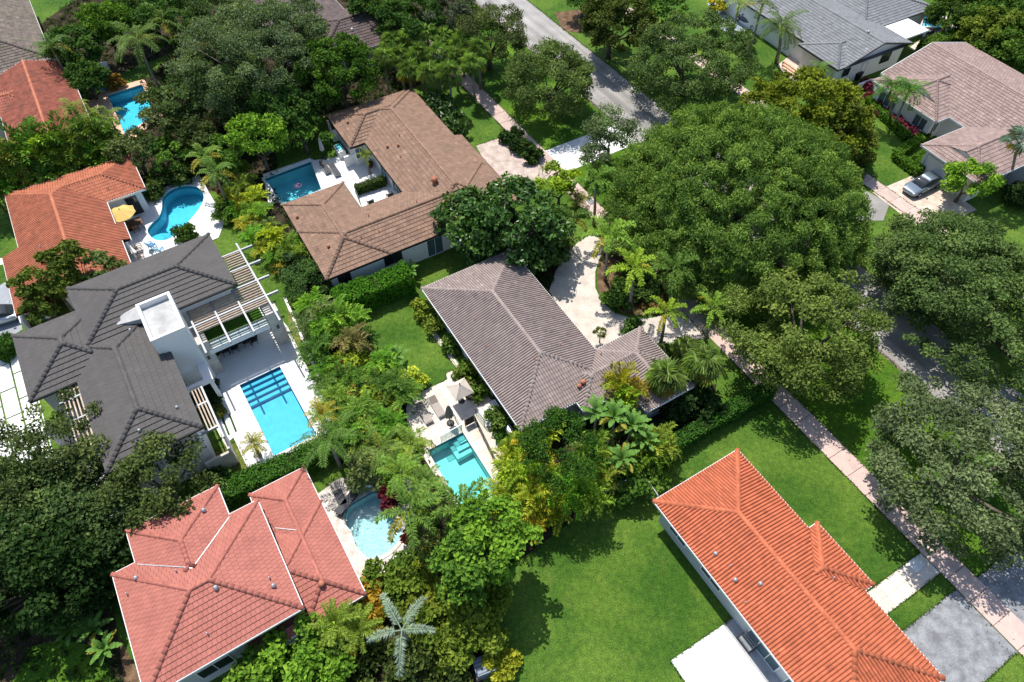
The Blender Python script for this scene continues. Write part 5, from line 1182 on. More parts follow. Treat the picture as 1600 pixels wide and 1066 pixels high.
# shrubs
for x, y, R, hh, c, k, lb in [
    (478,440,2.2,3.4,(.045,.09,.022),'fine','rounded grey-green shrub against the left wall of the brown house'),
    (465,415,1.5,2.6,(.03,.06,.02),'dense','dark shrub above the rounded grey-green shrub'),
    (585,727,1.7,2.4,(.20,.22,.05),'dense','round cream variegated shrub between the two rear pools'),
    (612,772,.9,1.4,(.075,.012,.016),'dense','red-leaved ti plant at the top of the glittering pool'),
    (650,832,.8,1.4,(.075,.010,.014),'dense','crimson ti plant behind the leaning foxtail trunk'),
    (668,845,.6,1.0,(.45,.33,.02),'dense','small yellow croton behind the leaning foxtail trunk'),
    (580,943,1.3,1.6,(.34,.20,.015),'dense','orange-yellow croton at the corner of the pink-red house'),
    (604,908,1.2,1.7,(.085,.135,.016),'dense','green shrub at the lower edge of the pebble deck, left'),
    (632,892,1.2,1.7,(.06,.105,.016),'dense','green shrub at the lower edge of the pebble deck, right'),
    (657,884,.8,1.2,(.16,.10,.02),'dense','bronze croton under the leaning foxtail palm'),
    (684,905,1.6,2.4,(.10,.135,.014),'dense','yellow-green shrub below the pebble deck, left of its pair'),
    (714,908,1.6,2.4,(.095,.13,.014),'dense','yellow-green shrub below the pebble deck, right of its pair'),
    (650,930,1.8,2.4,(.075,.12,.014),'dense','green shrub above the silver palm'),
    (738,958,2.3,3.2,(.09,.13,.015),'dense','large yellow-green shrub beside the big lawn, upper'),
    (705,985,2.2,3.0,(.085,.125,.015),'dense','large yellow-green shrub beside the big lawn, lower'),
    (690,945,1.8,2.6,(.10,.125,.014),'dense','bronze-tipped shrub between silver palm and big lawn'),
    (783,1032,.8,.9,(.36,.33,.02),'dense','bright yellow shrub at the edge of the big lawn by the utility box'),
    (600,1035,1.9,1.8,(.05,.075,.016),'loose','loose olive shrub below the silver palm'),
    (690,1045,2.0,1.8,(.06,.085,.02),'loose','sparse grey-green shrub left of the utility box'),
    (650,1060,1.5,1.3,(.055,.08,.02),'loose','sparse shrub at the bottom edge below the silver palm'),
    (545,552,1.0,1.5,(.26,.30,.02),'dense','yellow variegated shrub in the long pool border, topmost'),
    (558,572,1.1,1.6,(.24,.28,.02),'dense','yellow variegated shrub in the long pool border, second from top'),
    (606,584,1.2,1.7,(.25,.30,.03),'dense','yellow variegated shrub nearest the back lawn'),
    (548,592,1.0,1.5,(.19,.22,.03),'dense','yellowish shrub in the middle of the long pool border'),
    (573,592,1.1,1.6,(.22,.26,.02),'dense','yellow-green shrub between the two lawn-side shrubs and the deck'),
    (590,620,1.3,1.7,(.20,.26,.02),'dense','yellow-green shrub above the taupe loungers border'),
    (612,626,1.2,1.7,(.24,.24,.02),'dense','golden shrub beside the patio corner'),
    (640,596,.9,1.7,(.40,.42,.03),'dense','bright yellow dracaena at the lawn corner'),
    (575,655,1.2,1.7,(.24,.28,.02),'dense','yellow-green shrub opposite the golden pygmy palm'),
    (564,675,1.0,1.6,(.22,.24,.02),'dense','yellow-green shrub below the golden pygmy palm'),
    (525,578,1.0,1.5,(.20,.10,.02),'dense','rusty croton beside the long pool deck'),
    (556,625,1.1,1.5,(.26,.16,.02),'dense','orange croton in the long pool border'),
    (545,545,.8,1.2,(.10,.05,.03),'dense','dark bronze croton near the top of the long pool border'),
    (640,690,1.0,1.4,(.20,.24,.02),'dense','yellow-green shrub behind the taupe loungers'),
    (372,312,1.1,1.6,(.40,.30,.015),'dense','golden yellow croton beside the kidney pool deck'),
    (388,322,1.0,1.5,(.34,.30,.02),'dense','yellow croton between golden croton and blue pool'),
    (357,288,.9,1.5,(.12,.04,.02),'dense','reddish shrub at the kidney pool deck corner'),
    (350,330,1.0,1.5,(.05,.10,.016),'loose','green shrub at the right edge of the kidney pool deck'),
    (290,366,.9,1.3,(.05,.09,.015),'loose','leafy plant poking above the charcoal roof edge'),
    (220,300,1.3,1.7,(.05,.08,.02),'loose','shrub beside the white corner of the orange-roofed house'),
    (250,280,1.4,1.8,(.045,.075,.018),'loose','shrub above the shaded edge of the kidney pool deck, left'),
    (285,268,1.4,1.8,(.045,.075,.018),'loose','shrub above the shaded edge of the kidney pool deck, right'),
    (178,128,.9,1.1,(.15,.10,.02),'dense','bronze flowering shrub beside the garden wall at salmon pool'),
    (680,165,2.3,3.4,(.03,.065,.012),'gloss','dark shrub at the top right eave of the brown roof, upper'),
    (702,192,1.9,2.6,(.032,.07,.012),'gloss','dark shrub beside the brown roof and small front lawn'),
    (815,228,1.0,1.2,(.02,.045,.01),'dense','clipped dark shrub between blush driveway and sidewalk, lower'),
    (800,212,1.0,1.2,(.02,.045,.01),'dense','clipped dark shrub between blush driveway and sidewalk, upper'),
    (828,240,1.0,1.2,(.024,.05,.01),'dense','clipped dark shrub at the driveway corner by the sidewalk'),
    (820,690,1.4,1.8,(.045,.105,.014),'dense','bright shrub at the lower corner of the mauve roof, left'),
    (838,668,1.3,1.6,(.045,.105,.014),'dense','bright shrub at the lower corner of the mauve roof, right'),
    (705,540,.6,.9,(.06,.11,.018),'loose','narrow shrub along the patio walk, upper'),
    (730,580,.8,1.1,(.075,.12,.018),'loose','narrow shrub along the patio walk, middle'),
    (748,608,.8,1.1,(.06,.11,.018),'loose','narrow shrub along the patio walk, lower'),
    (668,480,.9,1.5,(.13,.17,.02),'loose','yellow-green shrub at the left corner of the mauve roof'),
    (680,505,.7,1.1,(.10,.14,.02),'loose','low shrub at the start of the patio walk'),
    (785,655,.9,1.5,(.055,.095,.018),'loose','shrub beside the glass stair screen of the patio'),
    (964,470,1.0,1.2,(.05,.10,.018),'dense','green shrub on the planting island, left'),
    (1000,455,1.1,1.2,(.04,.075,.015),'dense','dark shrub on the planting island, centre'),
    (1020,470,.9,1.0,(.12,.08,.03),'dense','bronze shrub on the planting island, right'),
    (970,450,1.0,1.3,(.05,.09,.016),'dense','shrub under the yellowing foxtail palm'),
    (985,515,.9,1.1,(.045,.09,.015),'dense','green shrub at the drive edge beside the mauve roof wing'),
    (1052,556,1.0,1.2,(.05,.09,.018),'loose','low shrub at the roof wing corner by the side lawn'),
    (1085,630,1.9,2.4,(.018,.04,.01),'dense','dark shrub beneath the pair of pale fan palms'),
    (1045,635,1.6,2.0,(.018,.04,.01),'dense','dark shrub below the left pale fan palm'),
    (1015,730,1.5,2.2,(.075,.135,.016),'dense','bright shrub at the left end of the clipped boundary hedge'),
    (985,755,1.7,2.2,(.05,.105,.015),'dense','green shrub above the wire fence'),
    (470,135,2.0,3.0,(.03,.06,.012),'dense','dark shrub beneath the round deep green tree'),
    (1600,300,1.5,2.2,(.025,.05,.012),'dense','dark shrub at the right edge beside the garage'),
    (690,1000,1.6,2.2,(.07,.11,.015),'dense','mid green shrub nearest the silver palm fronds'),
    (340,748,.6,.9,(.03,.065,.014),'dense','low shrub in the white planter by the side lawn'),
    (1160,62,1.5,2.2,(.05,.09,.02),'loose','shrub beside the bluish paving'),
    (1122,8,1.0,1.5,(.45,.36,.02),'dense','yellow flowering shrub at the top edge by bluish paving')]:
    shrub(x, y, R, hh, c, lb, k)
GG = 'clipped ball shrubs in the gravel bed'
for x, y, r_, c, lb in [(314,606,.42,(.022,.045,.012),'dark clipped ball shrub in the gravel bed, upper left'), (331,603,.48,(.02,.04,.012),'dark clipped ball shrub in the gravel bed, upper right'), (319,615,.40,(.02,.04,.012),'dark clipped ball shrub in the gravel bed, second row'), (332,624,.52,(.02,.04,.012),'largest dark clipped ball shrub in the gravel bed'), (329,638,.38,(.022,.05,.012),'small dark ball shrub near the bottom of the gravel bed'), (339,643,.40,(.06,.075,.015),'olive ball shrub at the bottom of the gravel bed')]:
    shrub(x, y, r_, r_*1.9, c, lb, 'fine', 'ball_shrub', GG, r_)
for i, (x, y) in enumerate([(1352,132),(1362,150),(1372,165),(1384,175),(1398,188),(1410,197),(1425,206),(1440,202)]):
    shrub(x, y, .5, .8, (.13,.025,.04), f'{ROWN[i]} crimson ti plant from upper left under the rose-brown house windows', 'loose', 'ti_plant', 'crimson ti plants under the windows')

# ---- clipped hedges: leafy skin over a woody core
def hedge(pts, wd, hgt, color, label, den=120, L=.20, rough=.12, name='hedge'):
    SEED[0] += 1; rng = np.random.default_rng(SEED[0]); pts = [Vector((p[0], p[1], 0)) for p in pts]; b = pts[0].copy(); e = empty(name, b, 0, label, 'hedge'); core = MB(); Cs = []; Ns = []
    for a, c in zip(pts[:-1], pts[1:]):
        d = c-a; Ln = d.length; d.normalize(); s = Vector((-d.y, d.x, 0)); core.beam(a-b+Vector((0, 0, hgt*.47)), c-b+Vector((0, 0, hgt*.47)), wd*.82, hgt*.88)
        d_, s_ = np.array(d), np.array(s)
        for area, kind in ((Ln*wd, 't'), (Ln*hgt, 'l'), (Ln*hgt, 'r'), (wd*hgt, 'a'), (wd*hgt, 'b')):
            n = int(area*den); u = rng.random(n)*Ln; v = (rng.random(n)-.5)*wd; h = rng.random(n)*hgt; z = np.zeros(n)
            wob = 1+rough*np.sin(u*2.1+SEED[0])*np.cos(u*.9); j = rng.normal(0, .05, n)
            if kind == 't': p = (u, v, hgt*wob+j); nn = np.array([0, 0, 1.])
            elif kind in 'lr': sg = 1 if kind == 'l' else -1; p = (u, sg*(wd/2*wob+j), h); nn = s_*sg
            else: sg = -1 if kind == 'a' else 1; p = (z+(0 if sg < 0 else Ln)+j*sg, v, h); nn = d_*sg
            Cs.append(np.array(a-b)+p[0][:, None]*d_+p[1][:, None]*s_+np.stack([z, z, p[2]], -1)); Ns.append(np.tile(nn, (n, 1)))
    C = np.concatenate(Cs); Nn = unit(np.concatenate(Ns)+rng.normal(0, .55, C.shape)+np.array([0, 0, .25])); n = len(C)
    V = leaf_quads(C, rng.normal(size=(n, 3)), Nn, L*rng.uniform(.7, 1.4, n), L*.6*rng.uniform(.7, 1.3, n), rng)
    obj('foliage', np_mesh('foliage', V, np.arange(4*n), np.full(n, 4), rng.normal(1, .22, n).clip(.5, 1.7)), M['leaf'], e, color=lc(color, 2.0)); core.build('stems', M['hedge_core'], e)
    return e
p2 = lambda x, y, z=0: P(x, y, z).to_2d()
hedge([p2(526,476,1.3), p2(640,432,1.3)], 2.1, 2.3, (.045,.125,.010), 'tall bright green clipped hedge between brown house and back lawn', 95, .26)
hedge([p2(1000,735,.8), p2(1045,700,.8), p2(1203,607,.8)], 1.1, 1.5, (.030,.085,.012), 'long clipped boundary hedge beside the open lawn of the orange house')
hedge([p2(345,776,.8), p2(400,752,.8), p2(480,718,.8), p2(560,680,.8)], 1.7, 1.7, (.040,.105,.014), 'clipped hedge between the white pool deck and pink-red house')
hedge([p2(1356,155,.5), p2(1400,196,.5), p2(1418,215,.5)], .9, .9, (.06,.13,.014), 'low clipped hedge under the windows of the rose-brown house')
hedge([p2(1448,210,.5), p2(1412,234,.5), p2(1400,244,.5), p2(1436,270,.5)], .9, .9, (.06,.13,.014), 'zigzag clipped hedge edging the front lawn with twin palms')
hedge([p2(1452,238,.5), p2(1430,250,.5), p2(1446,265,.5)], .9, .9, (.06,.13,.014), 'short clipped hedge beside the garage of the rose-brown house')
hedge([p2(1440,78,1), p2(1535,42,1)], 1.6, 2.0, (.065,.12,.016), 'tall clipped hedge between the wedge pool and rose-brown roof', 60, .26)
hedge([p2(-5,556,.7), p2(25,530,.7)], 1.5, 1.4, (.03,.08,.012), 'clipped hedge at the left edge beside the silver car')
hedge([p2(1500,72,.8), p2(1600,112,.8)], 1.5, 1.8, (.03,.07,.012), 'shaded hedge behind the rose-brown roof', 50, .26)
hedge([p2(336,730,.3), p2(352,760,.3)], .7, .7, (.025,.055,.012), 'planter hedge beside the end wall of the white house')
hedge([p2(556,296,.6), p2(600,282,.6)], .7, 1.1, (.05,.085,.02), 'planter hedge with railing on the white courtyard terrace')

# ---- ground cover of the beds
def cover(name, poly, den, color, seed, L=.30, hmax=.7, mat='leaf'):
    rng = np.random.default_rng(seed); x0, x1 = min(p[0] for p in poly), max(p[0] for p in poly); y0, y1 = min(p[1] for p in poly), max(p[1] for p in poly)
    n = int((x1-x0)*(y1-y0)*den/12); C = np.stack([rng.uniform(x0, x1, n), rng.uniform(y0, y1, n)], -1)
    ok = np.array([inside(c, poly) and not any(inside(c, h) for h in HOLES) for c in C]); C = C[ok]; n = len(C); k = 12
    r = rng.uniform(.15, .6, (n, 1)); o = rng.normal(0, 1, (n, k, 3)); o[..., 2] = np.abs(o[..., 2]); o = unit(o)
    hh = rng.uniform(.12, hmax, (n, 1, 1)); p = np.concatenate([C[:, None, :]+o[..., :2]*r[..., None], o[..., 2:]*hh+.04], -1).reshape(-1, 3); nn = unit(o.reshape(-1, 3)+rng.normal(0, .4, (n*k, 3))+[0, 0, .4])
    V = leaf_quads(p, rng.normal(size=p.shape), nn, L*rng.uniform(.6, 1.4, len(p)), L*.55*rng.uniform(.6, 1.4, len(p)), rng)
    ti = (np.repeat(rng.normal(1, .3, n), k)*rng.normal(1, .2, n*k)).clip(.4, 1.9)
    o = obj(name, np_mesh(name, V, np.arange(4*len(p)), np.full(len(p), 4), ti), M[mat], None, kind='stuff', color=lc(color, 1.3))
for i, (k_, den, c) in enumerate([('hedge_bed', 22, (.022,.05,.009)), ('fence_bed', 26, (.035,.07,.014)), ('pool_grove_bed', 26, (.03,.06,.012)), ('far_grove_bed', 16, (.03,.06,.012)), ('front_yard_bed', 22, (.035,.07,.014)), ('side_palm_bed', 36, (.03,.065,.012)), ('front_bed', 24, (.03,.06,.012))]):  # hedge bed leaf colour darkened to stand in for shade between the palms
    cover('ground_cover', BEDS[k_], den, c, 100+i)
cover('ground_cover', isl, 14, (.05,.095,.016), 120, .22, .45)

# ------------------------------------------------------------------ garden furniture
def at(px, py, ang=301.0, z=0.0): w_ = P(px, py, z); return (w_.x, w_.y, z), math.radians(ang)
def lounger(px, py, ang, label, mat, back_mat, z=.05, frame=None, tilt=.35, group='sun loungers by the pools'):
    (x, y, _), a = at(px, py, ang, .3); e = empty('sun_lounger', (x, y, z), a, label, 'sun lounger', group); fm = frame or M['steel']
    mb = MB()
    for s in (-.32, .32): mb.beam((-1.0, s, .27), (1.0, s, .27), .05, .05)
    for q in (-1.0, 1.0): mb.beam((q, -.34, .27), (q, .34, .27), .05, .05)
    mb.build('frame', fm, e)
    for q in (-.85, .85):
        for s in (-.3, .3): MB().beam((q, s, 0), (q, s, .25), .045, .045, Vector((1, 0, 0))).build('leg', fm, e)
    MB().box(-.35, .98, -.31, .31, .29, .35).build('mattress', mat, e)
    mb = MB(); mb.box(-.68, 0, -.31, .31, 0, .06, Matrix.Translation((-.35, 0, .29)) @ Matrix.Rotation(tilt, 4, 'Y')); mb.build('backrest', back_mat, e); return e
lounger(663, 646, 121+180, 'taupe sun lounger with darker backrest nearest the palms, left of the pair', M['mattress'], surf('dark_taupe_sling', (.22,.185,.155), .06, 3.0, .85), .07)
lounger(683, 636, 121+180, 'taupe sun lounger with darker backrest, right of the pair on travertine', M['mattress'], bpy.data.materials['dark_taupe_sling'], .07)
lounger(508, 262, 301, 'shaded grey sun lounger on the blue pool terrace, left', M['mattress_d'], M['mattress_d'])
lounger(523, 266, 301, 'shaded grey sun lounger on the blue pool terrace, right', M['mattress_d'], M['mattress_d'])
lounger(529, 772, 300, 'dark sun lounger in dappled shade on the pebble deck', M['mattress_d'], M['mattress'], .05, M['black'])
lounger(541, 787, 60, 'dark folded sun lounger beside the glittering pool rim', M['mattress_d'], M['mattress_d'], .05, M['black'])
lounger(1452, 53, 25, 'dark sun lounger beside the white patio roof, near the wall', M['mattress_d'], M['mattress_d'])
lounger(1462, 47, 25, 'dark sun lounger beside the wedge pool', M['mattress_d'], M['mattress_d'])
def chair(px, py, ang, label, mat, frame, z=.06, group='garden chairs'):
    (x, y, _), a = at(px, py, 0, .4); e = empty('garden_chair', (x, y, z), math.radians(ang), label, 'chair', group)
    MB().box(-.27, .27, -.28, .28, .38, .46).build('seat', mat, e)
    mb = MB(); mb.box(-.05, .03, -.28, .28, 0, .6, Matrix.Translation((-.27, 0, .42)) @ Matrix.Rotation(-.25, 4, 'Y')); mb.build('backrest', mat, e)
    for s in (-.3, .3): MB().beam((-.28, s, .62), (.26, s, .62), .06, .04).build('armrest', frame, e)
    for q in (-.25, .25):
        for s in (-.3, .3): MB().beam((q, s, 0), (q, s, .62), .045, .045, Vector((1, 0, 0))).build('leg', frame, e)
    return e
chair(237, 384, 60, 'blue lounge chair beside the kidney pool steps, left', M['blue'], M['blue'], .08)
chair(249, 391, 80, 'pale blue lounge chair beside the kidney pool steps, right', M['ltblue'], M['blue'], .08)
chair(217, 388, 20, 'brown wooden chair with cream cushion near the orange roof, upper', M['canvas_b'], M['brownwood'], .08)
chair(220, 402, 30, 'brown wooden chair with cream cushion near the orange roof, lower', M['canvas_b'], M['brownwood'], .08)
chair(161, 141, 250, 'bright blue chair on the salmon deck beside the lawn', M['blue'], M['blue'], .05)
chair(146, 148, 200, 'dark planter chair on the salmon deck by the red roof', M['brownwood'], M['brownwood'], .05)
chair(579, 317, 120, 'dark terrace chair under the eave of the brown house, left', M['mattress_d'], M['dark'], .05)
chair(609, 306, 120, 'dark terrace chair under the eave of the brown house, right', M['mattress_d'], M['dark'], .05)
chair(562, 762, 200, 'white wire chair in dappled shade beside the pebble deck shrubs', M['white'], M['white'], .06)
chair(575, 757, 100, 'white wire chair nearest the variegated shrub', M['white'], M['white'], .06)
for i, (x, y, a) in enumerate([(352, 548, 30), (366, 544, 210), (385, 534, 30), (396, 532, 210)]):
    chair(x, y, a, ['dark dining chair under the balcony, first from the left pillar', 'dark dining chair under the balcony, second from the left pillar', 'dark dining chair under the balcony, third from the left pillar', 'dark dining chair under the balcony, nearest the right pillar'][i], M['mattress_d'], M['black'], .08)
(x, y, _), a = at(376, 540, 303); e = empty('dining_table', (x, y, .06), a, 'dark dining table in the shade under the balcony', 'table'); MB().box(-.5, .5, -1.2, 1.2, .70, .75).build('table_top', M['black'], e)
for q in (-.4, .4):
    for s in (-1.0, 1.0): MB().beam((q, s, 0), (q, s, .7), .06, .06, Vector((1, 0, 0))).build('leg', M['black'], e)
(x, y, _), a = at(207, 350, 302, .7); e = empty('patio_table', (x, y, .07), a, 'dark wooden patio table beneath the yellow umbrella', 'table'); MB().box(-.6, .6, -.95, .95, .68, .74).build('table_top', M['brownwood'], e)
for q in (-.5, .5):
    for s in (-.8, .8): MB().beam((q, s, 0), (q, s, .68), .07, .07, Vector((1, 0, 0))).build('leg', M['brownwood'], e)
chair(212, 357, 120, 'dark wooden chair tucked at the patio table', M['brownwood'], M['brownwood'], .08)
def umbrella(px, py, hgt, r, n, mat, label, z=.06, drop=.55, rot=0.0, offset=None, vent=False):
    w_ = P(px, py, hgt); e = empty('patio_umbrella', (w_.x, w_.y, z), rot, label, 'umbrella', 'patio umbrellas'); top = hgt-z
    for k in range(n):
        a0, a1 = 2*math.pi*k/n, 2*math.pi*(k+1)/n; am = (a0+a1)/2; m = MB(); e0 = Vector((r*math.cos(a0), r*math.sin(a0), top-drop)); e1 = Vector((r*math.cos(a1), r*math.sin(a1), top-drop)); mid = (e0+e1)/2*.97; t = Vector((0, 0, top)); dz = Vector((0, 0, .025))
        m.add([t, e0, mid, e1, t-dz, e0-dz, mid-dz, e1-dz], [[0, 1, 2, 3], [7, 6, 5, 4], [1, 5, 6, 2], [2, 6, 7, 3]]); m.build('canopy_panel', mat, e)
        MB().beam((0, 0, top-.06), e0*.98-Vector((0, 0, .05-.0))+Vector((0, 0, 0)), .025, .025).build('rib', M['brownwood'], e)
    MB().lathe([(0, top+.12), (.04, top+.1), (.05, top)], 8).build('finial', M['brownwood'], e)
    if offset is None: MB().tube([(0, 0, 0), (0, 0, top)], .03, 8).build('pole', M['brownwood'], e); MB().lathe([(0, .12), (.12, .12), (.28, .05), (.28, 0)], 14).build('base', M['dark'], e)
    else:
        ox, oy = offset; MB().tube([(ox, oy, 0), (ox, oy, top+.1), (ox*.5, oy*.5, top+.35), (0, 0, top+.15)], .045, 8).build('mast', M['dark'], e); MB().box(ox-.4, ox+.4, oy-.4, oy+.4, 0, .1).build('base', M['dark'], e)
    return e
umbrella(186, 327, 2.8, 1.35, 8, M['canvas_y'], 'open yellow octagonal umbrella beside the orange roof', .07, .5, .2)
umbrella(718, 600, 2.6, 1.18, 4, M['canvas_b'], 'open beige square umbrella on the travertine patio', .07, .75, math.radians(301+45))
def closed_umbrella(px, py, hgt, mat, label, z=.06, r=.22):
    w_ = P(px, py, 0); e = empty('closed_umbrella', (w_.x, w_.y, z), 0, label, 'umbrella', 'patio umbrellas'); mb = MB(); n = 16; prof = [(.03, hgt), (r*.5, hgt*.9), (r*.85, hgt*.6), (r, hgt*.42), (r*.55, hgt*.38)]
    v = [(rr*(1+.22*math.cos(k*math.pi))*math.cos(2*math.pi*k/n), rr*(1+.22*math.cos(k*math.pi))*math.sin(2*math.pi*k/n), zz_) for rr, zz_ in prof for k in range(n)]
    mb.add(v, [[i*n+k, i*n+(k+1) % n, (i+1)*n+(k+1) % n, (i+1)*n+k] for i in range(len(prof)-1) for k in range(n)]); mb.build('folded_canopy', mat, e)
    MB().tube([(0, 0, 0), (0, 0, hgt+.1)], .03, 8).build('pole', M['dark'], e); MB().lathe([(0, .12), (.12, .12), (.32, .05), (.32, 0)], 14).build('base', M['dark'], e); return e
closed_umbrella(704, 662, 2.6, M['canvas_g'], 'closed grey-brown umbrella beside the turquoise pool steps', .07, .30)
closed_umbrella(507, 248, 2.7, surf('pale_grey_canvas', (.42,.42,.41), .06, 3.0, .9), 'closed pale umbrella with dark base at the blue pool terrace')
closed_umbrella(1460, 40, 2.6, M['canvas_g'], 'closed dark umbrella standing beside the wedge pool')
(x, y, _), a = at(737, 617, 301); e = empty('lounge_seat', (x, y, .07), a, 'round dark wicker seat in the shade of the beige umbrella', 'seat'); MB().lathe([(0, .32), (.55, .32), (.6, .25), (.6, 0)], 18).build('base', M['brownwood'], e); MB().lathe([(0, .44), (.5, .44), (.54, .38), (.54, .33)], 18).build('cushion', M['canvas_b'], e)
mb = MB(); n = 12; v = []
for k in range(n+1):
    t = math.pi*(.1+.8*k/n)+math.pi/2; v += [(.6*math.cos(t), .6*math.sin(t), .3), (.64*math.cos(t), .64*math.sin(t), .75), (.58*math.cos(t), .58*math.sin(t), .75), (.54*math.cos(t), .54*math.sin(t), .3)]
mb.add(v, [[4*k+j, 4*k+4+j, 4*k+4+(j+1) % 4, 4*k+(j+1) % 4] for k in range(n) for j in range(4)]); mb.build('backrest', M['brownwood'], e)
(x, y, _), a = at(796, 681, 301); e = empty('barbecue_grill', (x, y, .07), a, 'steel barbecue grill with dark lid at the patio edge', 'grill'); MB().box(-.45, .45, -.28, .28, .15, .85).build('cabinet', M['black'], e)
mb = MB(); mb.lathe([(0, .0)]*1+[(.3, -.45), (.3, .45)], 12); mb = MB(); prof = [(-.28, .87), (-.28, .98), (-.18, 1.12), (0, 1.17), (.18, 1.12), (.28, .98), (.28, .87)]
mb.add([(sx, p[0], p[1]) for sx in (-.44, .44) for p in prof], [[i, i+1, i+8, i+7] for i in range(6)]+[[6, 5, 4, 3, 2, 1, 0], [7, 8, 9, 10, 11, 12, 13]]); mb.build('lid', M['galv'], e)
for s in (-.75, .47): MB().box(s, s+.28, -.25, .25, .84, .88).build('side_shelf', M['galv'], e)
for q in (-.4, .4):
    for s in (-.22, .22): MB().lathe([(0, .07), (.07, .07), (.07, .0), (0, 0)], 10, (q, s, 0)).build('wheel', M['tyre'], e)
(x, y, _), a = at(533, 242, 301); e = empty('outdoor_bar', (x, y, .05), a, 'white counter with turquoise top beside the brown house stub', 'counter'); MB().box(-.75, .75, -.4, .4, 0, .82).build('cabinet', M['white'], e); MB().box(-.7, .4, -.34, .34, .825, .95).build('counter_cover', M['turq'], e); MB().lathe([(.2, .84), (.28, .9), (.2, .96), (.14, .9), (.2, .84)], 14, (.58, 0, 0)).build('ring', M['white'], e)
(x, y, _), a = at(465, 290, 301); e = empty('pool_float', (x, y, -.10), .5, 'pink and white inflatable float in the deep blue pool', 'pool float'); e.scale = (.62, .62, .62); mb = MB(); n = 18
mb.add([((.55+.16*math.cos(2*math.pi*j/8))*math.cos(2*math.pi*k/n)*(1.1), (.45+.16*math.cos(2*math.pi*j/8))*math.sin(2*math.pi*k/n), .1+.14*math.sin(2*math.pi*j/8)) for k in range(n) for j in range(8)], [[k*8+j, ((k+1) % n)*8+j, ((k+1) % n)*8+(j+1) % 8, k*8+(j+1) % 8] for k in range(n) for j in range(8)], True); mb.build('ring', M['pink'], e); MB().box(-.4, .1, -.3, .3, .06, .12).build('seat_panel', M['white'], e)
for x, y, lb in [(579, 261, 'terracotta pot of the courtyard palm'), (1500, 300, 'low planter by the garage drive')]:
    w_ = P(x, y); e = empty('plant_pot', (w_.x, w_.y, .03), 0, lb, 'pot'); MB().lathe([(.02, .02), (.25, .02), (.36, .5), (.40, .5), (.40, .56), (.33, .56), (.30, .45), (0, .45)], 14).build('pot', M['brownwood'], e); MB().lathe([(0, .47), (.3, .46)], 12).build('soil', M['soil'], e)
def bin_(px, py, mat, label, r=.3, h=1.0):
    w_ = P(px, py); e = empty('garden_bin', (w_.x, w_.y, 0), .4, label, 'bin', 'bins beside the houses'); MB().lathe([(r*.8, 0), (r, h*.92)], 12).build('body', mat, e); MB().lathe([(0, h), (r*.7, h*.99), (r*1.08, h*.93), (r*1.08, h*.88)], 12).build('lid', mat, e)
bin_(75, 494, M['white'], 'white round bin beside the white side yard wall', .42, .9); bin_(67, 498, M['blue'], 'blue bin beside the white round bin', .3, .7)
bin_(672, 392, M['black'], 'black round bin against the white wall of the brown house, left', .42, .8); bin_(682, 386, M['black'], 'black barrel against the white wall of the brown house, right', .45, 1.0)
bin_(1337, 123, M['black'], 'dark barrel with blue side beside the grey gabled house', .6, 1.0)
def unit_box(px, py, label, mat=M['galv'], sz=(.8, .8, .85), ang=301, name='air_conditioner', cat='air conditioner', z=.0):
    (x, y, _), a = at(px, py, ang); e = empty(name, (x, y, z), a, label, cat); MB().box(-sz[0]/2, sz[0]/2, -sz[1]/2, sz[1]/2, .08, sz[2]).build('casing', mat, e); MB().box(-sz[0]/2-.1, sz[0]/2+.1, -sz[1]/2-.1, sz[1]/2+.1, 0, .08).build('pad', M['joint'], e)
    mb = MB()
    for k in range(5): mb.box(-sz[0]/2+.06, sz[0]/2-.06, -sz[1]/2+.08+k*(sz[1]-.2)/4, -sz[1]/2+.12+k*(sz[1]-.2)/4, sz[2], sz[2]+.02)
    mb.build('grille', M['dark'], e, kind='stuff')
unit_box(1169, 1003, 'grey air conditioner on the shaded passage beside the orange roof', M['galv'], (1.0, .9, .8), z=.03)
unit_box(757, 1043, 'blue-grey utility box among shrubs beside the big lawn', surf('utility_grey', (.22,.27,.33), .06, 2.0, .6), (1.3, 1.1, .8), 20, 'utility_box', 'utility box')
unit_box(168, 108+4, 'white outdoor grill block beside the salmon pool', M['white'], (1.6, .8, .95), 302, 'outdoor_kitchen', 'counter')
# black mesh pool fence and glass screens of the travertine patio
def fence(pts, label, hgt=1.2, step=1.0, post=M['black'], panel=None, name='pool_fence', z=.06, rail=True, pr=.025):
    pts = [Vector((p[0], p[1], 0)) for p in pts]; b = pts[0]; e = empty(name, (b.x, b.y, z), 0, label, 'fence')
    for a, c in zip(pts[:-1], pts[1:]):
        L = (c-a).length; n = max(1, round(L/step))
        for i in range(n+1):
            p = a+(c-a)*i/n-b; MB().tube([p, p+Vector((0, 0, hgt))], pr, 6).build('post', post, e)
            if i < n and panel: q = a+(c-a)*(i+1)/n-b; MB().beam(p+(q-p)*.04+Vector((0, 0, hgt*.52)), p+(q-p)*.96+Vector((0, 0, hgt*.52)), .014, hgt*.88).build('panel', panel, e)
        if rail: MB().beam(a-b+Vector((0, 0, hgt)), c-b+Vector((0, 0, hgt)), .04, .04).build('rail', post, e)
    return e
M['mesh'] = glass_mat('black_mesh', (.10,.10,.10), .35); M['clear'] = glass_mat('screen_glass', (.80,.86,.86), .18)
fence([p2(727,668), p2(742,660), p2(777,733)], 'black mesh fence between turquoise pool and house side of patio', 1.1, 1.0, M['black'], M['mesh'])
fence([p2(690,693), p2(722,675), p2(712,658), p2(708,650)], 'low glass fence at the head of the turquoise pool', 1.1, 1.2, M['galv'], M['clear'])
fence([p2(744,650), p2(757,667), p2(790,652)], 'glass screen with dark posts around the patio steps', 1.1, 1.0, M['dark'], M['clear'])
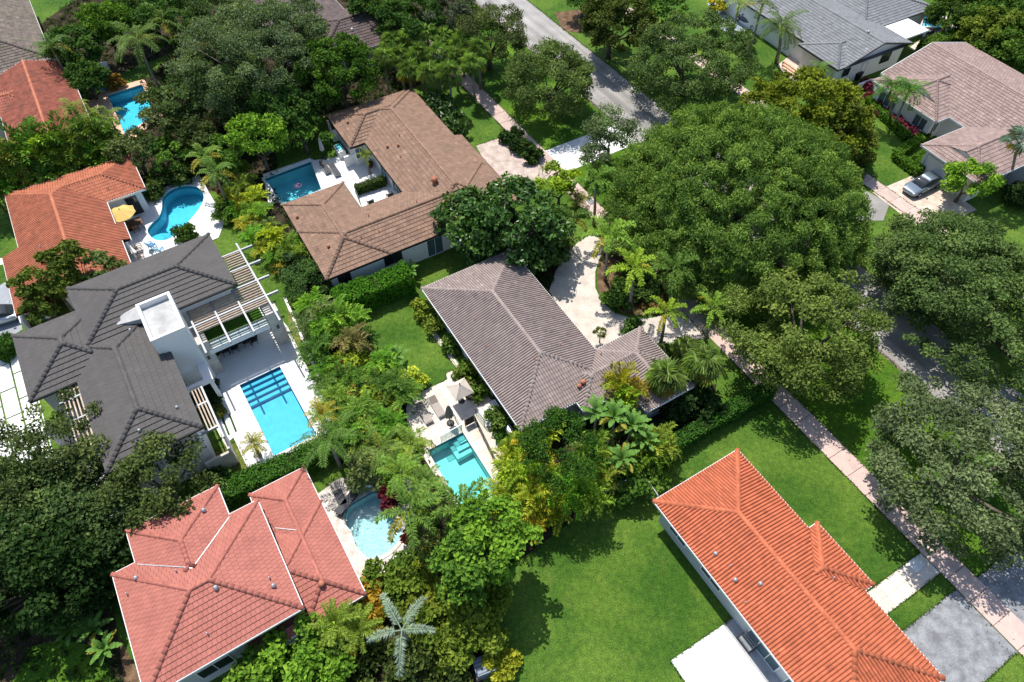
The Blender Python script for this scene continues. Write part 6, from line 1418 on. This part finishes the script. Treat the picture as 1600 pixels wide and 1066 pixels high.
(x, y, _), a = at(772, 648, 301); e = empty('patio_steps', (x, y, .05), a, 'white steps between glass screens at the mauve house', 'steps')
for k in range(4): MB().box(-.9, .9, -1.0+.4*k, -.6+.4*k, 0, .15*(k+1)).build('step', M['white_slab'], e)
fence([p2(885,816), p2(920,795), p2(997,752)], 'thin wire fence along the shaded edge of the big lawn', 1.5, 2.4, M['galv'], None)
fence([p2(997,752), p2(1022,790)], 'pale panel fence between wire fence and orange roof corner', 1.7, 1.2, M['galv'], surf('pale_fence_panel', (.42,.47,.48), .08, 2.0, .8), 'panel_fence')
fence([p2(606,288), p2(556,303), p2(565,325)], 'dark railing of the white courtyard terrace', 1.0, .9, M['dark'], M['mesh'], 'terrace_railing')
def wall(pts, hgt, th, label, mat, name='garden_wall', z=-.05):
    pts = [Vector((p[0], p[1], 0)) for p in pts]; b = pts[0]; e = empty(name, (b.x, b.y, 0), 0, label, 'wall'); mb = MB(); cp = MB()
    for a, c in zip(pts[:-1], pts[1:]): mb.beam(a-b+Vector((0, 0, hgt/2+z)), c-b+Vector((0, 0, hgt/2+z)), th, hgt); cp.beam(a-b+Vector((0, 0, hgt+z+.03)), c-b+Vector((0, 0, hgt+z+.03)), th+.06, .055)
    mb.build('wall_body', mat, e); cp.build('coping', mat, e)
wall([p2(447,470), p2(520,640)], .45, .18, 'low white kerb wall along the dry grass beside the white deck', M['stucco'])
wall([p2(172,876), p2(212,858)], 1.6, .2, 'short greenish-grey garden wall beside the pink-red roof', M['stucco_g'])
wall([p2(143,890), p2(160,905), p2(176,915)], 1.2, .2, 'stepped grey garden wall in the tree shade by the pink-red roof', M['stucco_g'])
wall([p2(1338,142), p2(1358,134), p2(1380,156)], .9, .2, 'white garden wall beside the crimson plants', M['stucco'])
wall([p2(35,478), p2(50,522)], 1.6, .2, 'white side yard wall between silver car and round bin', M['stucco'])
wall([p2(330,724), p2(350,768), p2(358,764)], .5, .15, 'white planter wall at the end of the side lawn', M['stucco'])
wall([p2(412,277), p2(486,251)], .3, .18, 'pale raised edge of the deep blue pool', M['white_slab'])
wall([p2(516,206), p2(522,222), p2(545,214)], 1.5, .15, 'white screen wall beside the brown house stub', M['stucco'])
wall([p2(541,262), p2(575,250)], 1.4, .18, 'white courtyard wall below the brown roof stub', M['stucco'])
wall([p2(1200,64), p2(1232,88)], .5, .2, 'low white wall at the entry steps of the grey house', M['stucco'])
# utility pole with cross arm and wires, drain cover
w_ = P(309, 45); e = empty('utility_pole', (w_.x, w_.y, 0), .3, 'slim utility pole with wires among the upper left trees', 'pole'); MB().tube([(0, 0, 0), (0, 0, 10.5)], [.16, .11], 8).build('pole', M['galv'], e); MB().beam((-1.1, 0, 9.8), (1.1, 0, 9.8), .1, .12).build('cross_arm', M['bark'], e)
for s in (-1.0, 0, 1.0):
    MB().lathe([(0, .25), (.05, .2), (.06, 0)], 8, (s, 0, 9.86)).build('insulator', M['dark'], e)
    MB().tube([Vector((s, 0, 10.05))+Vector((-60*t, -6*t-8*t*t*0, -4.0*t*(1-t)*2)) for t in np.linspace(0, 1, 12)], .012, 4).build('wire', M['galv'], e)
w_ = P(923, 316); e = empty('drain_cover', (w_.x, w_.y, .055), math.radians(301), 'dark square drain cover on the pink sidewalk', 'drain cover'); MB().box(-.4, .4, -.3, .3, 0, .02).build('frame', M['dark'], e)
for k in range(5): MB().box(-.34, .34, -.25+.1*k, -.19+.1*k, .02, .03).build('bar', M['steel'], e)
# mailbox-like gate piece by the blush driveway
fence([p2(842,276), p2(858,266)], 'short dark railing at the blush driveway edge', .9, .6, M['dark'], None, 'railing')

# ------------------------------------------------------------------ cars
def car_paint(name, c):
    m, t, b = base_mat(name); b.inputs["Base Color"].default_value = (*c, 1); b.inputs["Metallic"].default_value = .5; b.inputs["Roughness"].default_value = .28; b.inputs["Coat Weight"].default_value = .7; b.inputs["Coat Roughness"].default_value = .05; return m
def loft(secs, n=14, pw=.38):
    mb = MB(); v = []
    for x, hw, z0, z1 in secs:
        for k in range(n):
            t = 2*math.pi*k/n; c, s = math.cos(t), math.sin(t)
            v.append((x, hw*math.copysign(abs(c)**pw, c), (z0+z1)/2+(z1-z0)/2*math.copysign(abs(s)**pw, s)))
    m = len(secs); mb.add(v, [[i*n+k, i*n+(k+1) % n, (i+1)*n+(k+1) % n, (i+1)*n+k] for i in range(m-1) for k in range(n)]+[[k for k in reversed(range(n))], [(m-1)*n+k for k in range(n)]], True); return mb
def car(px, py, ang, paint, label, suv=False):
    w_ = P(px, py, .5); e = empty('parked_car', (w_.x, w_.y, .03), math.radians(ang), label, 'car', 'parked cars'); h = .22 if suv else 0
    loft([(-2.38, .62, .42, .70), (-2.30, .80, .30, .88+h*.5), (-1.7, .90, .24, .96+h), (-.6, .92, .22, .95+h), (.7, .92, .22, .94+h*.8), (1.5, .90, .24, .84+h*.5), (2.1, .82, .28, .74+h*.4), (2.36, .62, .36, .62)]).build('body', paint, e)
    loft([(-1.95, .62, .85+h, .93+h), (-1.35, .68, .85+h, 1.30+h*1.4), (-.5, .70, .85+h, 1.43+h*1.5), (.3, .69, .85+h, 1.38+h*1.4), (1.15, .66, .82+h*.8, .90+h)], 14, .45).build('cabin_glass', M['glass'], e)
    loft([(-1.28, .60, 1.20+h*1.4, 1.34+h*1.4), (-.5, .63, 1.30+h*1.5, 1.46+h*1.5), (.22, .60, 1.26+h*1.4, 1.42+h*1.4)], 14, .5).build('roof', paint, e)
    for sx in (-1.42, 1.42):
        for sy in (-.84, .84):
            wh = empty('wheel', (sx, sy, .33), 0); wh.parent = e; mb = MB(); pr = [(.2, -.11), (.31, -.11), (.335, -.07), (.335, .07), (.31, .11), (.2, .11)]; n = 18
            mb.add([(r_*math.cos(2*math.pi*k/n), y_, r_*math.sin(2*math.pi*k/n)) for r_, y_ in pr for k in range(n)], [[i*n+k, i*n+(k+1) % n, (i+1)*n+(k+1) % n, (i+1)*n+k] for i in range(5) for k in range(n)], True); mb.build('tyre', M['tyre'], wh)
            mb = MB(); mb.add([(r_*math.cos(2*math.pi*k/n), y_, r_*math.sin(2*math.pi*k/n)) for r_, y_ in ((.2, -.10), (.2, .10)) for k in range(n)], [[k, (k+1) % n, n+(k+1) % n, n+k] for k in range(n)]+[list(range(n)), [n+k for k in reversed(range(n))]]); mb.build('rim', M['galv'], wh)
    for s in (-.62, .62): MB().lathe([(0, .12), (.10, .09), (.15, 0), (.1, -.1), (0, -.1)], 10, (2.2, s, .64+h*.4)).build('headlight', M['lamp'], e); MB().box(-2.40, -2.28, s-.16, s+.16, .66+h*.5, .80+h*.5).build('tail_light', M['red_lamp'], e); MB().box(.62, .84, s*1.62-.08, s*1.62+.08, .92+h, 1.04+h).build('mirror', paint, e)
    for s in (-.925, .925):
        MB().box(-.25, -.05, s-.012, s+.012, .74+h, .77+h).build('door_handle', M['galv'], e)
    return e
car(1441, 289, 211, car_paint('blue_grey_paint', (.20,.25,.30)), 'blue-grey sedan parked on the cream driveway by the garage')
car(4, 494, 25, car_paint('silver_paint', (.52,.54,.57)), 'silver car at the left edge in front of the orange-roofed house')
car(1172, 32, 121, car_paint('dark_blue_paint', (.03,.05,.09)), 'dark blue car beside the bluish paving at the top', True)

# ------------------------------------------------------------------ ragged grass along paving edges, fallen leaves
def edge_grass(lines, seed, den=46, hmax=.09, wd=.10, color=(.060,.120,.016)):
    rng = np.random.default_rng(seed); Cs = []
    for pts in lines:
        for a, b in zip(pts[:-1], pts[1:]):
            a, b = np.array(a[:2]), np.array(b[:2]); L = np.linalg.norm(b-a); n = int(L*den); t = rng.random((n, 1)); d = (b-a)/L; nn = np.array([-d[1], d[0]]); wob = np.sin(t*L*1.7+seed)*.03+np.sin(t*L*4.3)*.02
            xy = a+(b-a)*t+nn*(rng.normal(0, wd*.5, (n, 1))+wob); Cs.append(np.concatenate([xy, rng.uniform(.03, hmax, (n, 1))], 1))
    C = np.concatenate(Cs); n = len(C); T = rng.normal(size=(n, 3)); T[:, 2] = np.abs(T[:, 2])*.5+.2
    V = leaf_quads(C, T, rng.normal(size=(n, 3))+[0, 0, 1.5], rng.uniform(.06, .16, n), rng.uniform(.03, .07, n), rng)
    obj('grass', np_mesh('grass', V, np.arange(4*n), np.full(n, 4), rng.normal(1, .25, n).clip(.5, 1.7)), M['leaf'], None, kind='stuff', color=color)
uvl = lambda ang, *p: UL(ang, *p)
edge_grass([uvl(301, (-75, 34.2), (-50, 34.2)), uvl(301, (-20, 34.2), (-.2, 34.2)), uvl(301, (1.6, 34.2), (2.75, 34.2)), uvl(301, (7.65, 34.2), (12, 34.2)), uvl(301, (-75, 36.05), (-53, 36.05)), uvl(301, (-48, 36.05), (3.0, 36.05)),
    uvl(301, (-60, 45.95), (3, 45.95)), uvl(301, (-85, 52.6), (-10, 52.6)), uvl(301, (-.15, 26.9), (-.15, 34.1)), uvl(301, (1.55, 26.9), (1.55, 34.1)), uvl(301, (2.83, 27), (2.83, 34.1)), uvl(301, (7.6, 27), (7.6, 34)), uvl(301, (3.05, 36.1), (3.05, 45.9)),
    uvl(301, (-3.72, 14.3), (-3.66, 19.6)), uvl(301, (-3.7, 14.28), (6, 14.28)), uvl(301, (-75, 62.3), (-20, 62.3)), uvl(301, (-75, 64.0), (-20, 64.0))], 41)
edge_grass([[P(668,510), P(714,577), P(697,584), P(699,593), P(640,622)], [P(1060,480), P(1104,529), P(1040,540)], [P(922,368), P(950,374)], [P(744,228), P(786,214)], [P(329,710), P(370,690), P(395,742)], [P(447,512), P(478,572), P(522,648)]], 43)
rng = np.random.default_rng(77); n = 2600; q = rng.random((n, 2)); u_ = -75+q[:, 0]*90; v_ = 33.5+q[:, 1]*20; a = math.radians(301)
C = np.stack([u_*math.cos(a)-v_*math.sin(a), u_*math.sin(a)+v_*math.cos(a), np.full(n, .075)], 1)
V = leaf_quads(C, rng.normal(size=(n, 3))*[1, 1, .15], rng.normal(0, .25, (n, 3))+[0, 0, 1.], rng.uniform(.06, .14, n), rng.uniform(.04, .08, n), rng)
obj('fallen_leaves', np_mesh('fallen_leaves', V, np.arange(4*n), np.full(n, 4), rng.normal(1, .35, n).clip(.4, 1.8)), M['leaf'], None, kind='stuff', color=(.15, .10, .04))
